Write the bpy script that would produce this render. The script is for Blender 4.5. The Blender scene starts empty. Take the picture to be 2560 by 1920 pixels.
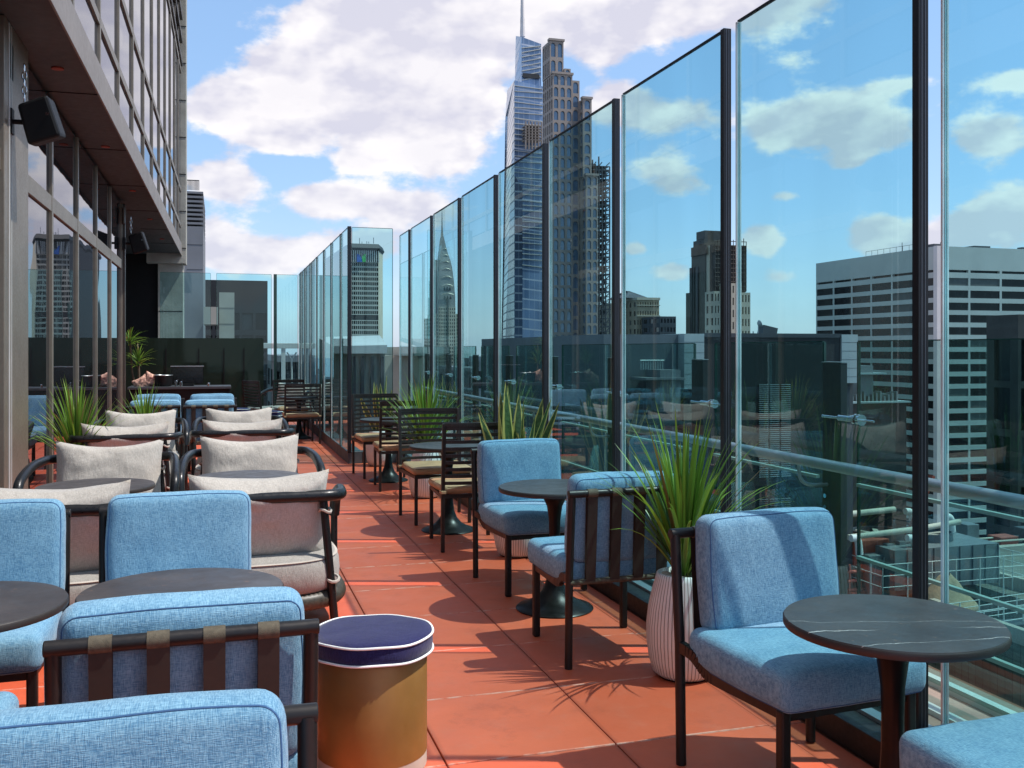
import bpy, bmesh, math, random
from mathutils import Vector, Matrix, noise as mnoise
random.seed(7)
R = math.radians
scn = bpy.context.scene
COL = scn.collection

# ------------------------------------------------------------------ survey
FOC, CX0, XV, YH, EYE = 2437.5, 1280.0, 551.0, 874.0, 1.57
TH = math.atan((CX0 - XV) / FOC)
cT, sT = math.cos(TH), math.sin(TH)
def sight(px, py):
    a = (px - CX0) / FOC; b = (py - YH) / FOC
    return Vector((a * cT + sT, cT - a * sT, -b))
def V(px, py, Y):
    """surveyed point on the plane y=Y"""
    r = sight(px, py); t = Y / r.y
    return Vector((r.x * t, Y, EYE + r.z * t))
def PX(px, Y): return V(px, YH, Y).x
def PZ(px, py, Y): return V(px, py, Y).z

# ------------------------------------------------------------------ node helpers
class NT:
    def __init__(s, tree):
        s.t = tree; s.n = tree.nodes; s.l = tree.links
    def new(s, typ, **kw):
        n = s.n.new(typ)
        for k, v in kw.items(): setattr(n, k, v)
        return n
    def put(s, sock, v):
        if isinstance(v, bpy.types.NodeSocket): s.l.new(v, sock)
        elif v is not None:
            if isinstance(v, (tuple, list)) and len(v) == 3 and sock.type == 'RGBA': v = (*v, 1)
            sock.default_value = v
    def math(s, op, a, b=None, c=None, clamp=False):
        n = s.new('ShaderNodeMath', operation=op); n.use_clamp = clamp
        s.put(n.inputs[0], a)
        if b is not None: s.put(n.inputs[1], b)
        if c is not None: s.put(n.inputs[2], c)
        return n.outputs[0]
    def mix(s, f, a, b, mode='MIX'):
        n = s.new('ShaderNodeMix', data_type='RGBA', blend_type=mode)
        s.put(n.inputs[0], f); s.put(n.inputs[6], a); s.put(n.inputs[7], b)
        return n.outputs[2]
    def mapr(s, v, a, b, c=0.0, d=1.0, smooth=False):
        n = s.new('ShaderNodeMapRange')
        if smooth: n.interpolation_type = 'SMOOTHSTEP'
        s.put(n.inputs[0], v)
        for i, x in enumerate((a, b, c, d)): s.put(n.inputs[i + 1], x)
        return n.outputs[0]
    def noise(s, vec, scale, detail=3, rough=.55, dim='3D'):
        n = s.new('ShaderNodeTexNoise', noise_dimensions=dim)
        s.put(n.inputs['Vector'], vec); n.inputs['Scale'].default_value = scale
        n.inputs['Detail'].default_value = detail; n.inputs['Roughness'].default_value = rough
        return n.outputs[0]
    def scale(s, vec, sc):
        n = s.new('ShaderNodeVectorMath', operation='MULTIPLY')
        s.put(n.inputs[0], vec); n.inputs[1].default_value = sc
        return n.outputs[0]
    def add(s, a, b):
        n = s.new('ShaderNodeVectorMath', operation='ADD')
        s.put(n.inputs[0], a); s.put(n.inputs[1], b)
        return n.outputs[0]

def newmat(name):
    m = bpy.data.materials.new(name); m.use_nodes = True
    t = NT(m.node_tree); t.n.clear()
    out = t.new('ShaderNodeOutputMaterial')
    return m, t, out
def coords(t, world=False, rnd=True):
    if world:
        return t.new('ShaderNodeNewGeometry').outputs['Position']
    c = t.new('ShaderNodeTexCoord').outputs['Object']
    if rnd:
        oi = t.new('ShaderNodeObjectInfo').outputs['Random']
        k = t.new('ShaderNodeCombineXYZ')
        v = t.math('MULTIPLY', oi, 37.0)
        for i in range(3): t.l.new(v, k.inputs[i])
        c = t.add(c, k.outputs[0])
    return c
def bsdf(t, out, col, rough=.5, metal=0., spec=.5, bump=None, bstr=.3, bdist=.005, sheen=0, coat=0):
    b = t.new('ShaderNodeBsdfPrincipled')
    t.put(b.inputs['Base Color'], col); t.put(b.inputs['Roughness'], rough)
    b.inputs['Metallic'].default_value = metal
    b.inputs['Specular IOR Level'].default_value = spec
    b.inputs['Sheen Weight'].default_value = sheen
    b.inputs['Coat Weight'].default_value = coat
    if bump is not None:
        n = t.new('ShaderNodeBump'); n.inputs['Strength'].default_value = bstr
        n.inputs['Distance'].default_value = bdist
        t.l.new(bump, n.inputs['Height']); t.l.new(n.outputs[0], b.inputs['Normal'])
    t.l.new(b.outputs[0], out.inputs[0])
    return b
def plain(name, col, rough=.5, metal=0., var=.25, scale=3., bump=.15, bdist=.003, world=False, coat=0, spec=.5, detail=5):
    m, t, out = newmat(name)
    c = coords(t, world)
    n = t.noise(c, scale, detail)
    f = t.mapr(n, .3, .7)
    a = tuple(x * (1 - var) for x in col); b = tuple(min(1, x * (1 + var)) for x in col)
    cc = t.mix(f, a, b)
    n2 = t.noise(c, scale * 9, 4)
    rr = t.mapr(n2, .3, .7, max(0, rough - .08), min(1, rough + .08))
    bsdf(t, out, cc, rr, metal, spec, n2, bump, bdist, coat=coat)
    return m
def fabric(name, dark, light, fine=620, wr=.5, mott=.3):
    m, t, out = newmat(name)
    c = coords(t)
    a = t.noise(t.scale(c, (1, .1, .1)), fine, 2)
    b = t.noise(t.scale(c, (.1, 1, 1)), fine, 2)
    g = t.math('ADD', a, b)
    big = t.noise(c, 9, 3)
    f = t.mapr(t.math('ADD', g, t.math('MULTIPLY', big, mott)), .77 + mott / 2, 1.24 + mott / 2)
    cc = t.mix(f, dark, light)
    hv = t.new('ShaderNodeHueSaturation'); t.put(hv.inputs['Color'], cc)
    t.put(hv.inputs['Value'], t.mapr(t.new('ShaderNodeObjectInfo').outputs['Random'], 0, 1, .92, 1.07)); cc = hv.outputs[0]
    wrk = t.noise(t.scale(c, (1, 1, .55)), 7, 4, .5)
    h = t.math('ADD', t.math('MULTIPLY', g, .06), t.math('MULTIPLY', wrk, wr))
    bsdf(t, out, cc, .92, 0, .12, h, .75, .03, sheen=.25)
    return m
def metal(name, col, rough=.4, met=.6, world=False):
    return plain(name, col, rough, met, .12, 6, .06, .002, world)

M = {}
M['blue'] = fabric('blue_woven_fabric', (.085, .225, .375), (.27, .49, .635))
M['seam'] = plain('blue_seam', (.05, .13, .27), .9)
M['beige'] = fabric('beige_woven_fabric', (.39, .355, .315), (.56, .52, .47), 500, 1.2, .12)
M['greyfab'] = fabric('grey_woven_fabric', (.26, .245, .22), (.41, .385, .35), 500, .8, .12)
M['tan'] = plain('tan_leather', (.50, .31, .17), .5, 0, .2, 8, .3, .004)
M['tanseam'] = plain('tan_piping', (.22, .11, .055), .6)
M['navy'] = fabric('navy_canvas', (.012, .012, .062), (.028, .028, .115), 500, .3)
M['white_pipe'] = plain('white_piping', (.8, .8, .78), .7)
M['gold'] = plain('gold_lacquer', (.27, .135, .035), .42, .3, .3, 2.5, .06, .004)
M['cream'] = plain('cream_band', (.52, .44, .36), .6)
M['frame'] = metal('charcoal_tube', (.022, .019, .018), .42, .35)
M['slat'] = metal('dark_brown_slats', (.030, .024, .022), .45, .3)
M['loungetube'] = metal('lounge_tube', (.014, .014, .015), .33, .3)
M['strap'] = plain('brown_strap', (.035, .022, .016), .7)
M['wrap'] = plain('olive_webbing', (.10, .082, .055), .75, .1, .3, 60, .5)
M['rope'] = plain('black_rope', (.055, .048, .036), .42, 0, .4, 60)
M['tie'] = plain('beige_tie', (.45, .40, .35), .85)
M['pedestal'] = plain('black_gloss_enamel', (.006, .006, .006), .36, 0, .1, 3, .02, spec=.3)
M['pot'] = None
M['soil'] = plain('soil', (.05, .035, .025), .95, 0, .4, 40, .8, .01)
M['pebble'] = plain('pale_pebble', (.45, .38, .30), .7, 0, .3, 8)
M['bronze'] = metal('bronze_anodised', (.22, .185, .145), .42, .45, True)
M['bronze_dark'] = metal('bronze_dark', (.075, .06, .05), .45, .4, True)
M['soffit'] = plain('soffit_panel', (.052, .062, .066), .55, .1, .18, 1.2, .1, world=True)
M['fascia'] = plain('fascia_metal', (.25, .215, .19), .5, .3, .12, 2, .1, world=True)
M['concrete'] = plain('concrete', (.34, .33, .29), .85, 0, .2, 2.2, .4, .01, True)
M['black'] = plain('black_plastic', (.006, .006, .007), .55, 0, .2, 6, spec=.25)
M['steel'] = plain('brushed_steel', (.42, .46, .47), .38, .8, .05, 2, 0)
M['chrome'] = plain('chrome', (.75, .75, .75), .1, 1., .03, 2, 0)
M['darkmetal'] = metal('dark_post_metal', (.016, .018, .022), .4, .4)
M['post_plate'] = plain('smoked_post', (.038, .050, .052), .5, .3, .2, 4, .02)
M['groove'] = metal('channel_groove', (.10, .11, .13), .35, .5)
M['curb_black'] = plain('black_curb', (.012, .012, .013), .5, 0, .3, 5, .1, world=True)
M['curb_grey'] = plain('grey_stone_curb', (.10, .10, .11), .7, 0, .25, 7, .2, world=True)
M['pale_bar'] = metal('pale_green_bar', (.30, .40, .36), .5, .1)
M['ledge'] = plain('ledge_paving', (.26, .19, .155), .8, 0, .25, 3, .2, world=True)

def pot_mat():
    m, t, out = newmat('white_ribbed_ceramic')
    c = coords(t, False, False); s = t.new('ShaderNodeSeparateXYZ'); t.l.new(c, s.inputs[0])
    an = t.math('ARCTAN2', s.outputs[1], s.outputs[0])
    wv = t.math('MULTIPLY', t.math('SUBTRACT', t.noise(c, 5, 3), .5), .05)
    f = t.math('ABSOLUTE', t.math('SUBTRACT', t.math('FRACT', t.math('MULTIPLY', t.math('ADD', an, wv), 56 / (2 * math.pi))), .5))
    g = t.mapr(f, .34, .44, 0, 1)
    cl = t.mix(t.mapr(t.noise(c, 7, 4), .3, .7), (.80, .77, .75), (.88, .86, .84))
    cl = t.mix(t.math('MULTIPLY', g, .8), cl, (.20, .16, .15))  # shade in the grooves between ribs painted as dark lines
    bsdf(t, out, cl, .6, 0, .4, t.math('SUBTRACT', 1, g), .6, .006)
    return m
M['pot'] = pot_mat()
def tabletop_mat(name, veins):
    m, t, out = newmat(name)
    c = coords(t)
    base = t.mix(t.mapr(t.noise(c, 5, 6), .3, .7), (.040, .034, .034), (.072, .062, .060))
    sp = t.mapr(t.noise(c, 34, 5, .7), .60, .70)
    base = t.mix(t.math('MULTIPLY', sp, t.mapr(t.noise(c, 6, 2), .5, .62)), base, (.20, .12, .08))
    if veins:
        cc_ = coords(t, False, False); sx = t.new('ShaderNodeSeparateXYZ'); t.l.new(cc_, sx.inputs[0])
        wob = t.math('MULTIPLY', t.math('SUBTRACT', t.noise(cc_, 6, 6, .6), .5), .07)
        for (kx, c0, wd, st) in ((-.22, -.10, .0030, 1.), (-.10, -.225, .0022, .8), (-.30, -.02, .0016, .5)):
            yy = t.math('ADD', t.math('ADD', sx.outputs[1], t.math('MULTIPLY', sx.outputs[0], kx * -1)), wob)
            dd = t.math('ABSOLUTE', t.math('SUBTRACT', yy, c0))
            vn = t.math('MULTIPLY', t.mapr(dd, wd * .4, wd, 1, 0), t.mapr(t.noise(cc_, 4 + kx * 9, 2), .38, .56, 0, st))
            base = t.mix(vn, base, (.70, .64, .60))
    rr = t.mapr(t.noise(c, 14, 4), .3, .7, .34, .5)
    bsdf(t, out, base, rr, 0, .55)
    return m
M['top'] = tabletop_mat('dark_stone_top', False); M['top_vein'] = tabletop_mat('veined_stone_top', True)
M['topedge'] = plain('stone_edge', (.035, .026, .022), .5)

def floor_mat():
    m, t, out = newmat('terracotta_paver')
    c = coords(t, True)
    s = t.new('ShaderNodeSeparateXYZ'); t.l.new(c, s.inputs[0])
    ix = t.math('FLOOR', t.math('DIVIDE', t.math('SUBTRACT', s.outputs[0], .13), .69))
    iy = t.math('FLOOR', t.math('DIVIDE', t.math('SUBTRACT', s.outputs[1], 3.60), .69))
    k = t.new('ShaderNodeCombineXYZ'); t.l.new(ix, k.inputs[0]); t.l.new(iy, k.inputs[1])
    wn = t.new('ShaderNodeTexWhiteNoise', noise_dimensions='2D'); t.l.new(k.outputs[0], wn.inputs[0])
    cl = t.mix(wn.outputs[0], (.65, .110, .047), (.76, .142, .062))
    big = t.mapr(t.noise(c, 1.6, 6, .65), .3, .7)
    cl = t.mix(t.math('MULTIPLY', big, .55), cl, (.48, .094, .042))
    st = t.mapr(t.noise(c, 7, 6, .75), .52, .72)
    cl = t.mix(t.math('MULTIPLY', st, .35), cl, (.60, .17, .105))
    dk = t.mapr(t.noise(t.add(c, (9, 4, 0)), 3.3, 7, .72), .54, .70)
    cl = t.mix(t.math('MULTIPLY', dk, .4), cl, (.34, .068, .036))
    sp = t.mapr(t.noise(c, 210, 3, .7), .66, .74)
    cl = t.mix(t.math('MULTIPLY', sp, .55), cl, (.66, .30, .21))
    fx = t.math('FRACT', t.math('DIVIDE', t.math('SUBTRACT', s.outputs[0], .13), .69))
    fy = t.math('FRACT', t.math('DIVIDE', t.math('SUBTRACT', s.outputs[1], 3.60), .69))
    dy = t.math('MINIMUM', fy, t.math('SUBTRACT', 1, fy))
    edge = t.mapr(dy, .003, .016, 1, 0)
    edge = t.math('MULTIPLY', edge, t.mapr(t.noise(c, 16, 4), .38, .60))
    cl = t.mix(t.math('MULTIPLY', edge, .85), cl, (.80, .50, .40))
    dx = t.math('MINIMUM', fx, t.math('SUBTRACT', 1, fx))
    edx = t.mapr(dx, .006, .035, 1, 0)
    cl = t.mix(t.math('MULTIPLY', edx, .45), cl, (.30, .06, .03))
    rr = t.mapr(t.noise(c, 5, 4), .3, .7, .42, .62)
    hh = t.math('ADD', t.noise(c, 120, 3), t.noise(c, 3, 3))
    bsdf(t, out, cl, rr, 0, .4, hh, .12, .004)
    return m
M['floor'] = floor_mat()
M['grout'] = plain('joint_sand', (.20, .07, .04), .9, world=True)

def leaf_mat(name, dark, light, margin=None):
    m, t, out = newmat(name)
    uv = t.new('ShaderNodeUVMap').outputs[0]
    s = t.new('ShaderNodeSeparateXYZ'); t.l.new(uv, s.inputs[0])
    at = t.new('ShaderNodeAttribute', attribute_name='leafvar')
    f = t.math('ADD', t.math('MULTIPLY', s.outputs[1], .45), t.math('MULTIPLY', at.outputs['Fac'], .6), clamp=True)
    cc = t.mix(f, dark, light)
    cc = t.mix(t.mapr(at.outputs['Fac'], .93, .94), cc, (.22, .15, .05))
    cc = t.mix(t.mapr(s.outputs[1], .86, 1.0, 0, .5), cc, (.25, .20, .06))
    if margin:
        e = t.math('ABSOLUTE', t.math('SUBTRACT', s.outputs[0], .5))
        mm = t.mapr(e, .30, .36)
        bands = t.noise(t.scale(uv, (2, 26, 1)), 1.0, 3)
        cc = t.mix(t.mapr(bands, .42, .58, 0, .55), cc, tuple(x * .35 for x in dark))
        cc = t.mix(mm, cc, margin)
    b = t.new('ShaderNodeBsdfPrincipled'); t.put(b.inputs['Base Color'], cc)
    b.inputs['Roughness'].default_value = .38; b.inputs['Specular IOR Level'].default_value = .5
    tr = t.new('ShaderNodeBsdfTranslucent'); t.put(tr.inputs[0], cc)
    mx = t.new('ShaderNodeMixShader'); mx.inputs[0].default_value = .3
    t.l.new(b.outputs[0], mx.inputs[1]); t.l.new(tr.outputs[0], mx.inputs[2]); t.l.new(mx.outputs[0], out.inputs[0])
    return m
M['leaf'] = leaf_mat('spiky_leaf', (.030, .085, .014), (.26, .46, .05))
M['snake'] = leaf_mat('snake_leaf', (.045, .10, .035), (.10, .18, .06), (.62, .56, .16))
M['stem'] = plain('plant_stem', (.12, .08, .05), .9)

def glass_mat(name, tint, refl=1.15, rough=0.0, ior=1.5):
    m, t, out = newmat(name)
    geo = t.new('ShaderNodeNewGeometry')
    fr = t.new('ShaderNodeFresnel'); fr.inputs[0].default_value = ior
    f = t.math('MULTIPLY', fr.outputs[0], refl, clamp=True)
    f = t.math('MULTIPLY', f, t.math('SUBTRACT', 1.0, geo.outputs['Backfacing']))
    c = geo.outputs['Position']
    smear = t.mapr(t.noise(t.scale(c, (1, 1.5, .25)), 1.7, 1), .35, .7, 0, .5)
    tc = t.mix(smear, tint, tuple(x * .93 for x in tint))
    tr = t.new('ShaderNodeBsdfTransparent'); t.put(tr.inputs[0], tc)
    gl = t.new('ShaderNodeBsdfGlossy'); gl.inputs['Roughness'].default_value = rough
    gl.inputs[0].default_value = (.86, .95, .93, 1)
    mx = t.new('ShaderNodeMixShader'); t.l.new(f, mx.inputs[0])
    t.l.new(tr.outputs[0], mx.inputs[1]); t.l.new(gl.outputs[0], mx.inputs[2]); t.l.new(mx.outputs[0], out.inputs[0])
    return m
M['glass'] = glass_mat('tinted_screen_glass', (.76, .935, .945))
M['glass_outer'] = glass_mat('outer_screen_glass', (.72, .86, .84), 1.2)
M['glass_edge'] = plain('green_glass_edge', (.02, .07, .06), .15, 0, .2, 4)
M['glass_edge_pale'] = plain('polished_glass_edge', (.72, .80, .80), .15, .2, .2, 4)  # near-white strips at the far end of the tall panes

def facade_glass(name, dark, ior=2.0, tint=(.9, .9, .95), rough=.01, bumps=.02, world=True):
    m, t, out = newmat(name)
    c = coords(t, world)
    d = t.new('ShaderNodeBsdfDiffuse'); t.put(d.inputs[0], t.mix(t.noise(c, .35, 3), tuple(x * .5 for x in dark), tuple(x * 1.5 for x in dark)))
    g = t.new('ShaderNodeBsdfGlossy'); g.inputs[0].default_value = (*tint, 1); g.inputs['Roughness'].default_value = rough
    bn = t.new('ShaderNodeBump'); bn.inputs['Strength'].default_value = bumps; bn.inputs['Distance'].default_value = .1
    t.l.new(t.noise(c, .8, 2), bn.inputs['Height']); t.l.new(bn.outputs[0], g.inputs['Normal'])
    fr = t.new('ShaderNodeFresnel'); fr.inputs[0].default_value = ior
    mx = t.new('ShaderNodeMixShader'); t.l.new(fr.outputs[0], mx.inputs[0])
    t.l.new(d.outputs[0], mx.inputs[1]); t.l.new(g.outputs[0], mx.inputs[2]); t.l.new(mx.outputs[0], out.inputs[0])
    return m
M['win_near'] = facade_glass('storefront_glass', (.012, .014, .016), 2.1)
M['win_up'] = facade_glass('upper_window_glass', (.03, .035, .045), 2.6)
M['win_far'] = facade_glass('far_window_glass', (.018, .02, .026), 1.6, rough=.08)
M['win_blue'] = facade_glass('arched_window_glass', (.11, .17, .25), 1.9, (.8, .9, 1), .1)

def curtain(name, glassA, glassB, band, fh, bw, slope=0., bandfrac=.22, mull=.08):
    """curtain wall: storeys along z, bays along x+y (world metres)"""
    m, t, out = newmat(name)
    c = coords(t, True)
    s = t.new('ShaderNodeSeparateXYZ'); t.l.new(c, s.inputs[0])
    u = t.math('ADD', s.outputs[0], s.outputs[1])
    z = t.math('ADD', s.outputs[2], t.math('MULTIPLY', s.outputs[0], slope))
    fz = t.math('FRACT', t.math('DIVIDE', z, fh)); fu = t.math('FRACT', t.math('DIVIDE', u, bw))
    isb = t.mapr(fz, bandfrac - .03, bandfrac + .03, 1, 0)
    ism = t.mapr(fu, mull - .02, mull + .02, 1, 0)
    k = t.new('ShaderNodeCombineXYZ')
    t.l.new(t.math('FLOOR', t.math('DIVIDE', z, fh)), k.inputs[0]); t.l.new(t.math('FLOOR', t.math('DIVIDE', u, bw)), k.inputs[1])
    wn = t.new('ShaderNodeTexWhiteNoise', noise_dimensions='2D'); t.l.new(k.outputs[0], wn.inputs[0])
    g = t.mix(wn.outputs[0], glassA, glassB)
    g = t.mix(t.mapr(t.noise(t.scale(c, (1, 1, .5)), .045, 3), .4, .62), g, tuple(x * .55 for x in glassA))
    col = t.mix(ism, g, tuple((a + b) / 2 for a, b in zip(glassA, band)))
    col = t.mix(isb, col, band)
    rr = t.mapr(isb, 0, 1, .12, .5)
    bsdf(t, out, col, rr, 0, .7)
    return m
M['curtain_blue'] = curtain('blue_curtain_wall', (.16, .25, .42), (.26, .36, .55), (.48, .52, .62), 4.6, 2.6, .09, .14, .1)
M['curtain_silver'] = curtain('silver_curtain_wall', (.36, .36, .41), (.50, .49, .53), (.16, .15, .17), 3.9, 4.0, 0, .16, .07)
M['curtain_dark'] = curtain('dark_blue_curtain', (.05, .08, .14), (.08, .12, .20), (.22, .26, .33), 3.9, 3.0, 0, .16, .08)
M['arch_stone'] = plain('taupe_stone', (.30, .25, .22), .7, 0, .12, .08, .2, world=True)
M['limestone'] = plain('limestone', (.44, .40, .32), .85, 0, .15, .1, .3, world=True)
M['tan_brick'] = plain('tan_brick', (.36, .30, .21), .85, 0, .2, .15, .3, world=True)
M['limestone_shaded'] = plain('limestone_in_shade', (.065, .056, .042), .85, 0, .2, .15, .3, world=True)  # unlit side of the beige netted tower, shade put into a darker colour
M['grid_stone'] = plain('grid_stone', (.40, .39, .34), .8, 0, .1, .1, .2, world=True)
M['win_w'] = facade_glass('black_ribbon_glass', (.010, .011, .014), 1.32, rough=.1)
M['w_concrete'] = plain('pale_precast', (.50, .50, .47), .8, 0, .08, .1, .2, world=True)
M['w_white'] = plain('white_corner_stone', (.70, .64, .62), .8, 0, .06, .2, .2, world=True)
M['dark_clad'] = plain('dark_cladding', (.016, .017, .020), .6, 0, .25, .4, .1, world=True)
M['brown_clad'] = plain('brown_dark_cladding', (.045, .034, .032), .65, 0, .25, .3, .1, world=True)
M['grey_clad'] = plain('grey_cladding', (.20, .20, .215), .6, .1, .12, .4, .1, world=True)
M['slate_clad'] = plain('slate_cladding', (.05, .057, .068), .6, .1, .18, .4, .1, world=True)
M['slate_pale'] = plain('slate_wall_pale', (.12, .135, .155), .6, .1, .15, .4, .1, world=True)  # lighter slate for the left part of the dark block
M['blind'] = plain('window_blind', (.085, .09, .09), .5, 0, .2, .5, .05, world=True)
M['light_clad'] = plain('light_cladding', (.38, .41, .42), .6, .1, .08, .6, .1, world=True)
M['beige_clad'] = plain('beige_panel', (.36, .32, .27), .75, 0, .1, .5, .1, world=True)
M['steel_crown'] = plain('steel_crown', (.26, .27, .26), .5, .2, .3, .12, .2, world=True)
M['steel_bright'] = plain('steel_arc', (.36, .35, .30), .5, .3, .2, .3, .1, world=True)
M['white_metal'] = plain('white_painted_metal', (.55, .56, .54), .5, .05, .08, 3, .1, world=True)
M['green_grey'] = plain('green_grey_panel', (.22, .25, .235), .6, 0, .12, 1.5, .15, world=True)
M['green_dark'] = facade_glass('dark_green_glass', (.016, .026, .020), 1.35, (.7, .9, .8), .05)
M['logo_blue'] = plain('logo_blue', (.02, .10, .38), .5)
M['logo_green'] = plain('logo_green', (.06, .42, .10), .5)
M['deck'] = None
def plank_mat():
    m, t, out = newmat('roof_deck_planks')
    c = coords(t, True)
    s = t.new('ShaderNodeSeparateXYZ'); t.l.new(c, s.inputs[0])
    f = t.math('FRACT', t.math('DIVIDE', s.outputs[1], .55))
    g = t.mapr(f, .03, .10, 1, 0)
    k = t.new('ShaderNodeTexWhiteNoise', noise_dimensions='1D'); t.l.new(t.math('FLOOR', t.math('DIVIDE', s.outputs[1], .55)), k.inputs['W'])
    cl = t.mix(k.outputs[0], (.13, .125, .105), (.20, .185, .15))
    cl = t.mix(t.mapr(t.noise(c, .5, 4), .4, .65), cl, (.12, .12, .10))
    cl = t.mix(g, cl, (.05, .04, .035))
    bsdf(t, out, cl, .8)
    return m
M['deck'] = plank_mat()
M['rust'] = plain('red_oxide_steel', (.34, .07, .045), .7, .1, .3, 2, .3, world=True)
M['galv'] = plain('galvanised', (.21, .22, .23), .5, .4, .2, 1, .2, world=True)
M['pipe_beige'] = plain('lagged_pipe', (.50, .44, .36), .7, 0, .15, 1, .2, world=True)
M['tarp'] = plain('brown_tarp', (.40, .27, .17), .85, 0, .2, .8, .5, .05, True)
M['net'] = plain('scaffold_net', (.065, .055, .05), .9, 0, .35, .3, .3, world=True)
M['red_fab'] = plain('pink_floral_cloth', (.62, .33, .25), .85, 0, .75, 26, .5)
M['screenglass'] = plain('screen_black', (.006, .006, .007), .12)
M['aircond'] = M['galv']

def ground_mat():
    m, t, out = newmat('city_ground')
    c = coords(t, True)
    a = t.mix(t.mapr(t.noise(c, .012, 6, .7), .35, .65), (.035, .04, .045), (.10, .11, .115))
    ln = t.new('ShaderNodeVectorMath', operation='LENGTH'); t.l.new(c, ln.inputs[0])
    hz = t.mapr(ln.outputs['Value'], 700, 5000, 0, 1)  # haze painted into the ground colour, growing with distance
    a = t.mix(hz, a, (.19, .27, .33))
    bsdf(t, out, a, .95, 0, .1)
    return m
M['ground'] = ground_mat()

# ------------------------------------------------------------------ mesh builder
class MB:
    def __init__(s):
        s.v = []; s.f = []; s.sm = []; s.uv = {}; s.var = {}
    def add(s, vs, fs, smooth=False):
        o = len(s.v); s.v += [Vector(p) for p in vs]
        for f in fs: s.f.append([i + o for i in f]); s.sm.append(smooth)
        return o
    def box(s, x0, x1, y0, y1, z0, z1, mat=None):
        vs = [(x, y, z) for z in (z0, z1) for y in (y0, y1) for x in (x0, x1)]
        if mat is not None: vs = [mat @ Vector(p) for p in vs]
        s.add(vs, [(0, 2, 3, 1), (4, 5, 7, 6), (0, 1, 5, 4), (1, 3, 7, 5), (3, 2, 6, 7), (2, 0, 4, 6)])
        return s
    def bar(s, a, b, w, d, up=(0, 0, 1)):
        a = Vector(a); b = Vector(b); z = (b - a); L = z.length; z.normalize()
        x = z.cross(Vector(up))
        if x.length < 1e-4: x = z.cross(Vector((0, 1, 0)))
        x.normalize(); y = z.cross(x)
        m = Matrix((x, y, z)).transposed().to_4x4(); m.translation = a
        return s.box(-w / 2, w / 2, -d / 2, d / 2, 0, L, m)
    def quad(s, *p): s.add(p, [tuple(range(len(p)))]); return s
    def tube(s, pts, r, seg=10, closed=False, cap=True):
        pts = [Vector(p) for p in pts]; n = len(pts)
        rs = r if isinstance(r, (list, tuple)) else [r] * n
        vs = []; prev = None
        for i, p in enumerate(pts):
            a = pts[(i - 1) % n] if (closed or i > 0) else p
            b = pts[(i + 1) % n] if (closed or i < n - 1) else p
            t = (b - a).normalized()
            if prev is None:
                x = t.cross(Vector((0, 0, 1)))
                if x.length < 1e-3: x = t.cross(Vector((0, 1, 0)))
            else: x = prev - t * prev.dot(t)
            x.normalize(); prev = x; y = t.cross(x)
            for k in range(seg):
                an = 2 * math.pi * k / seg
                vs.append(p + (x * math.cos(an) + y * math.sin(an)) * rs[i])
        fs = []
        for i in range(n if closed else n - 1):
            j = (i + 1) % n
            for k in range(seg):
                k2 = (k + 1) % seg
                fs.append((i * seg + k, i * seg + k2, j * seg + k2, j * seg + k))
        if not closed and cap:
            fs.append(tuple(reversed(range(seg)))); fs.append(tuple((n - 1) * seg + k for k in range(seg)))
        s.add(vs, fs, True); return s
    def lathe(s, prof, seg=32, c=(0, 0, 0), rib=None, squircle=None):
        vs = []; n = len(prof); c = Vector(c)
        for (r, z) in prof:
            for k in range(seg):
                a = 2 * math.pi * k / seg; rr = r
                if rib: rr = r * (1 - rib * (1 if k % 2 else 0))
                if squircle: rr = r / (abs(math.cos(a)) ** squircle + abs(math.sin(a)) ** squircle) ** (1 / squircle)
                vs.append(c + Vector((rr * math.cos(a), rr * math.sin(a), z)))
        fs = []
        for i in range(n - 1):
            for k in range(seg):
                k2 = (k + 1) % seg
                fs.append((i * seg + k, i * seg + k2, (i + 1) * seg + k2, (i + 1) * seg + k))
        fs.append(tuple(reversed(range(seg)))); fs.append(tuple((n - 1) * seg + k for k in range(seg)))
        s.add(vs, fs, True); return s
    def xform(s, m):
        s.v = [m @ p for p in s.v]; return s
    def build(s, name, mat, parent=None, at=None, bevel=0, autos=True, kind=None):
        me = bpy.data.meshes.new(name)
        vs = [p - Vector(at) for p in s.v] if at is not None else s.v
        me.from_pydata(vs, [], s.f)
        me.polygons.foreach_set('use_smooth', s.sm)
        if s.uv:
            uvl = me.uv_layers.new(name='UVMap')
            for li, lp in enumerate(me.loops): uvl.data[li].uv = s.uv.get(lp.vertex_index, (0, 0))
            at_ = me.attributes.new('leafvar', 'FLOAT', 'POINT')
            for i in range(len(s.v)): at_.data[i].value = s.var.get(i, 0)
        me.materials.append(mat)
        o = bpy.data.objects.new(name, me); COL.objects.link(o)
        if parent is not None: o.parent = parent
        if autos and any(s.sm):
            try: me.set_sharp_from_angle(angle=R(40))
            except Exception: pass
        if bevel:
            b = o.modifiers.new('Bevel', 'BEVEL'); b.width = bevel; b.segments = 2; b.limit_method = 'ANGLE'
        if kind: o['kind'] = kind
        return o

def rounded(pts, r, n=6):
    pts = [Vector(p) for p in pts]; out = [pts[0]]
    for i in range(1, len(pts) - 1):
        p = pts[i]; a = (pts[i - 1] - p); b = (pts[i + 1] - p)
        ra = min(r, a.length * .49); rb = min(r, b.length * .49)
        A = p + a.normalized() * ra; B = p + b.normalized() * rb
        for k in range(n + 1):
            t = k / n; out.append(A * (1 - t) ** 2 + p * 2 * t * (1 - t) + B * t * t)
    out.append(pts[-1]); return out

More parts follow.
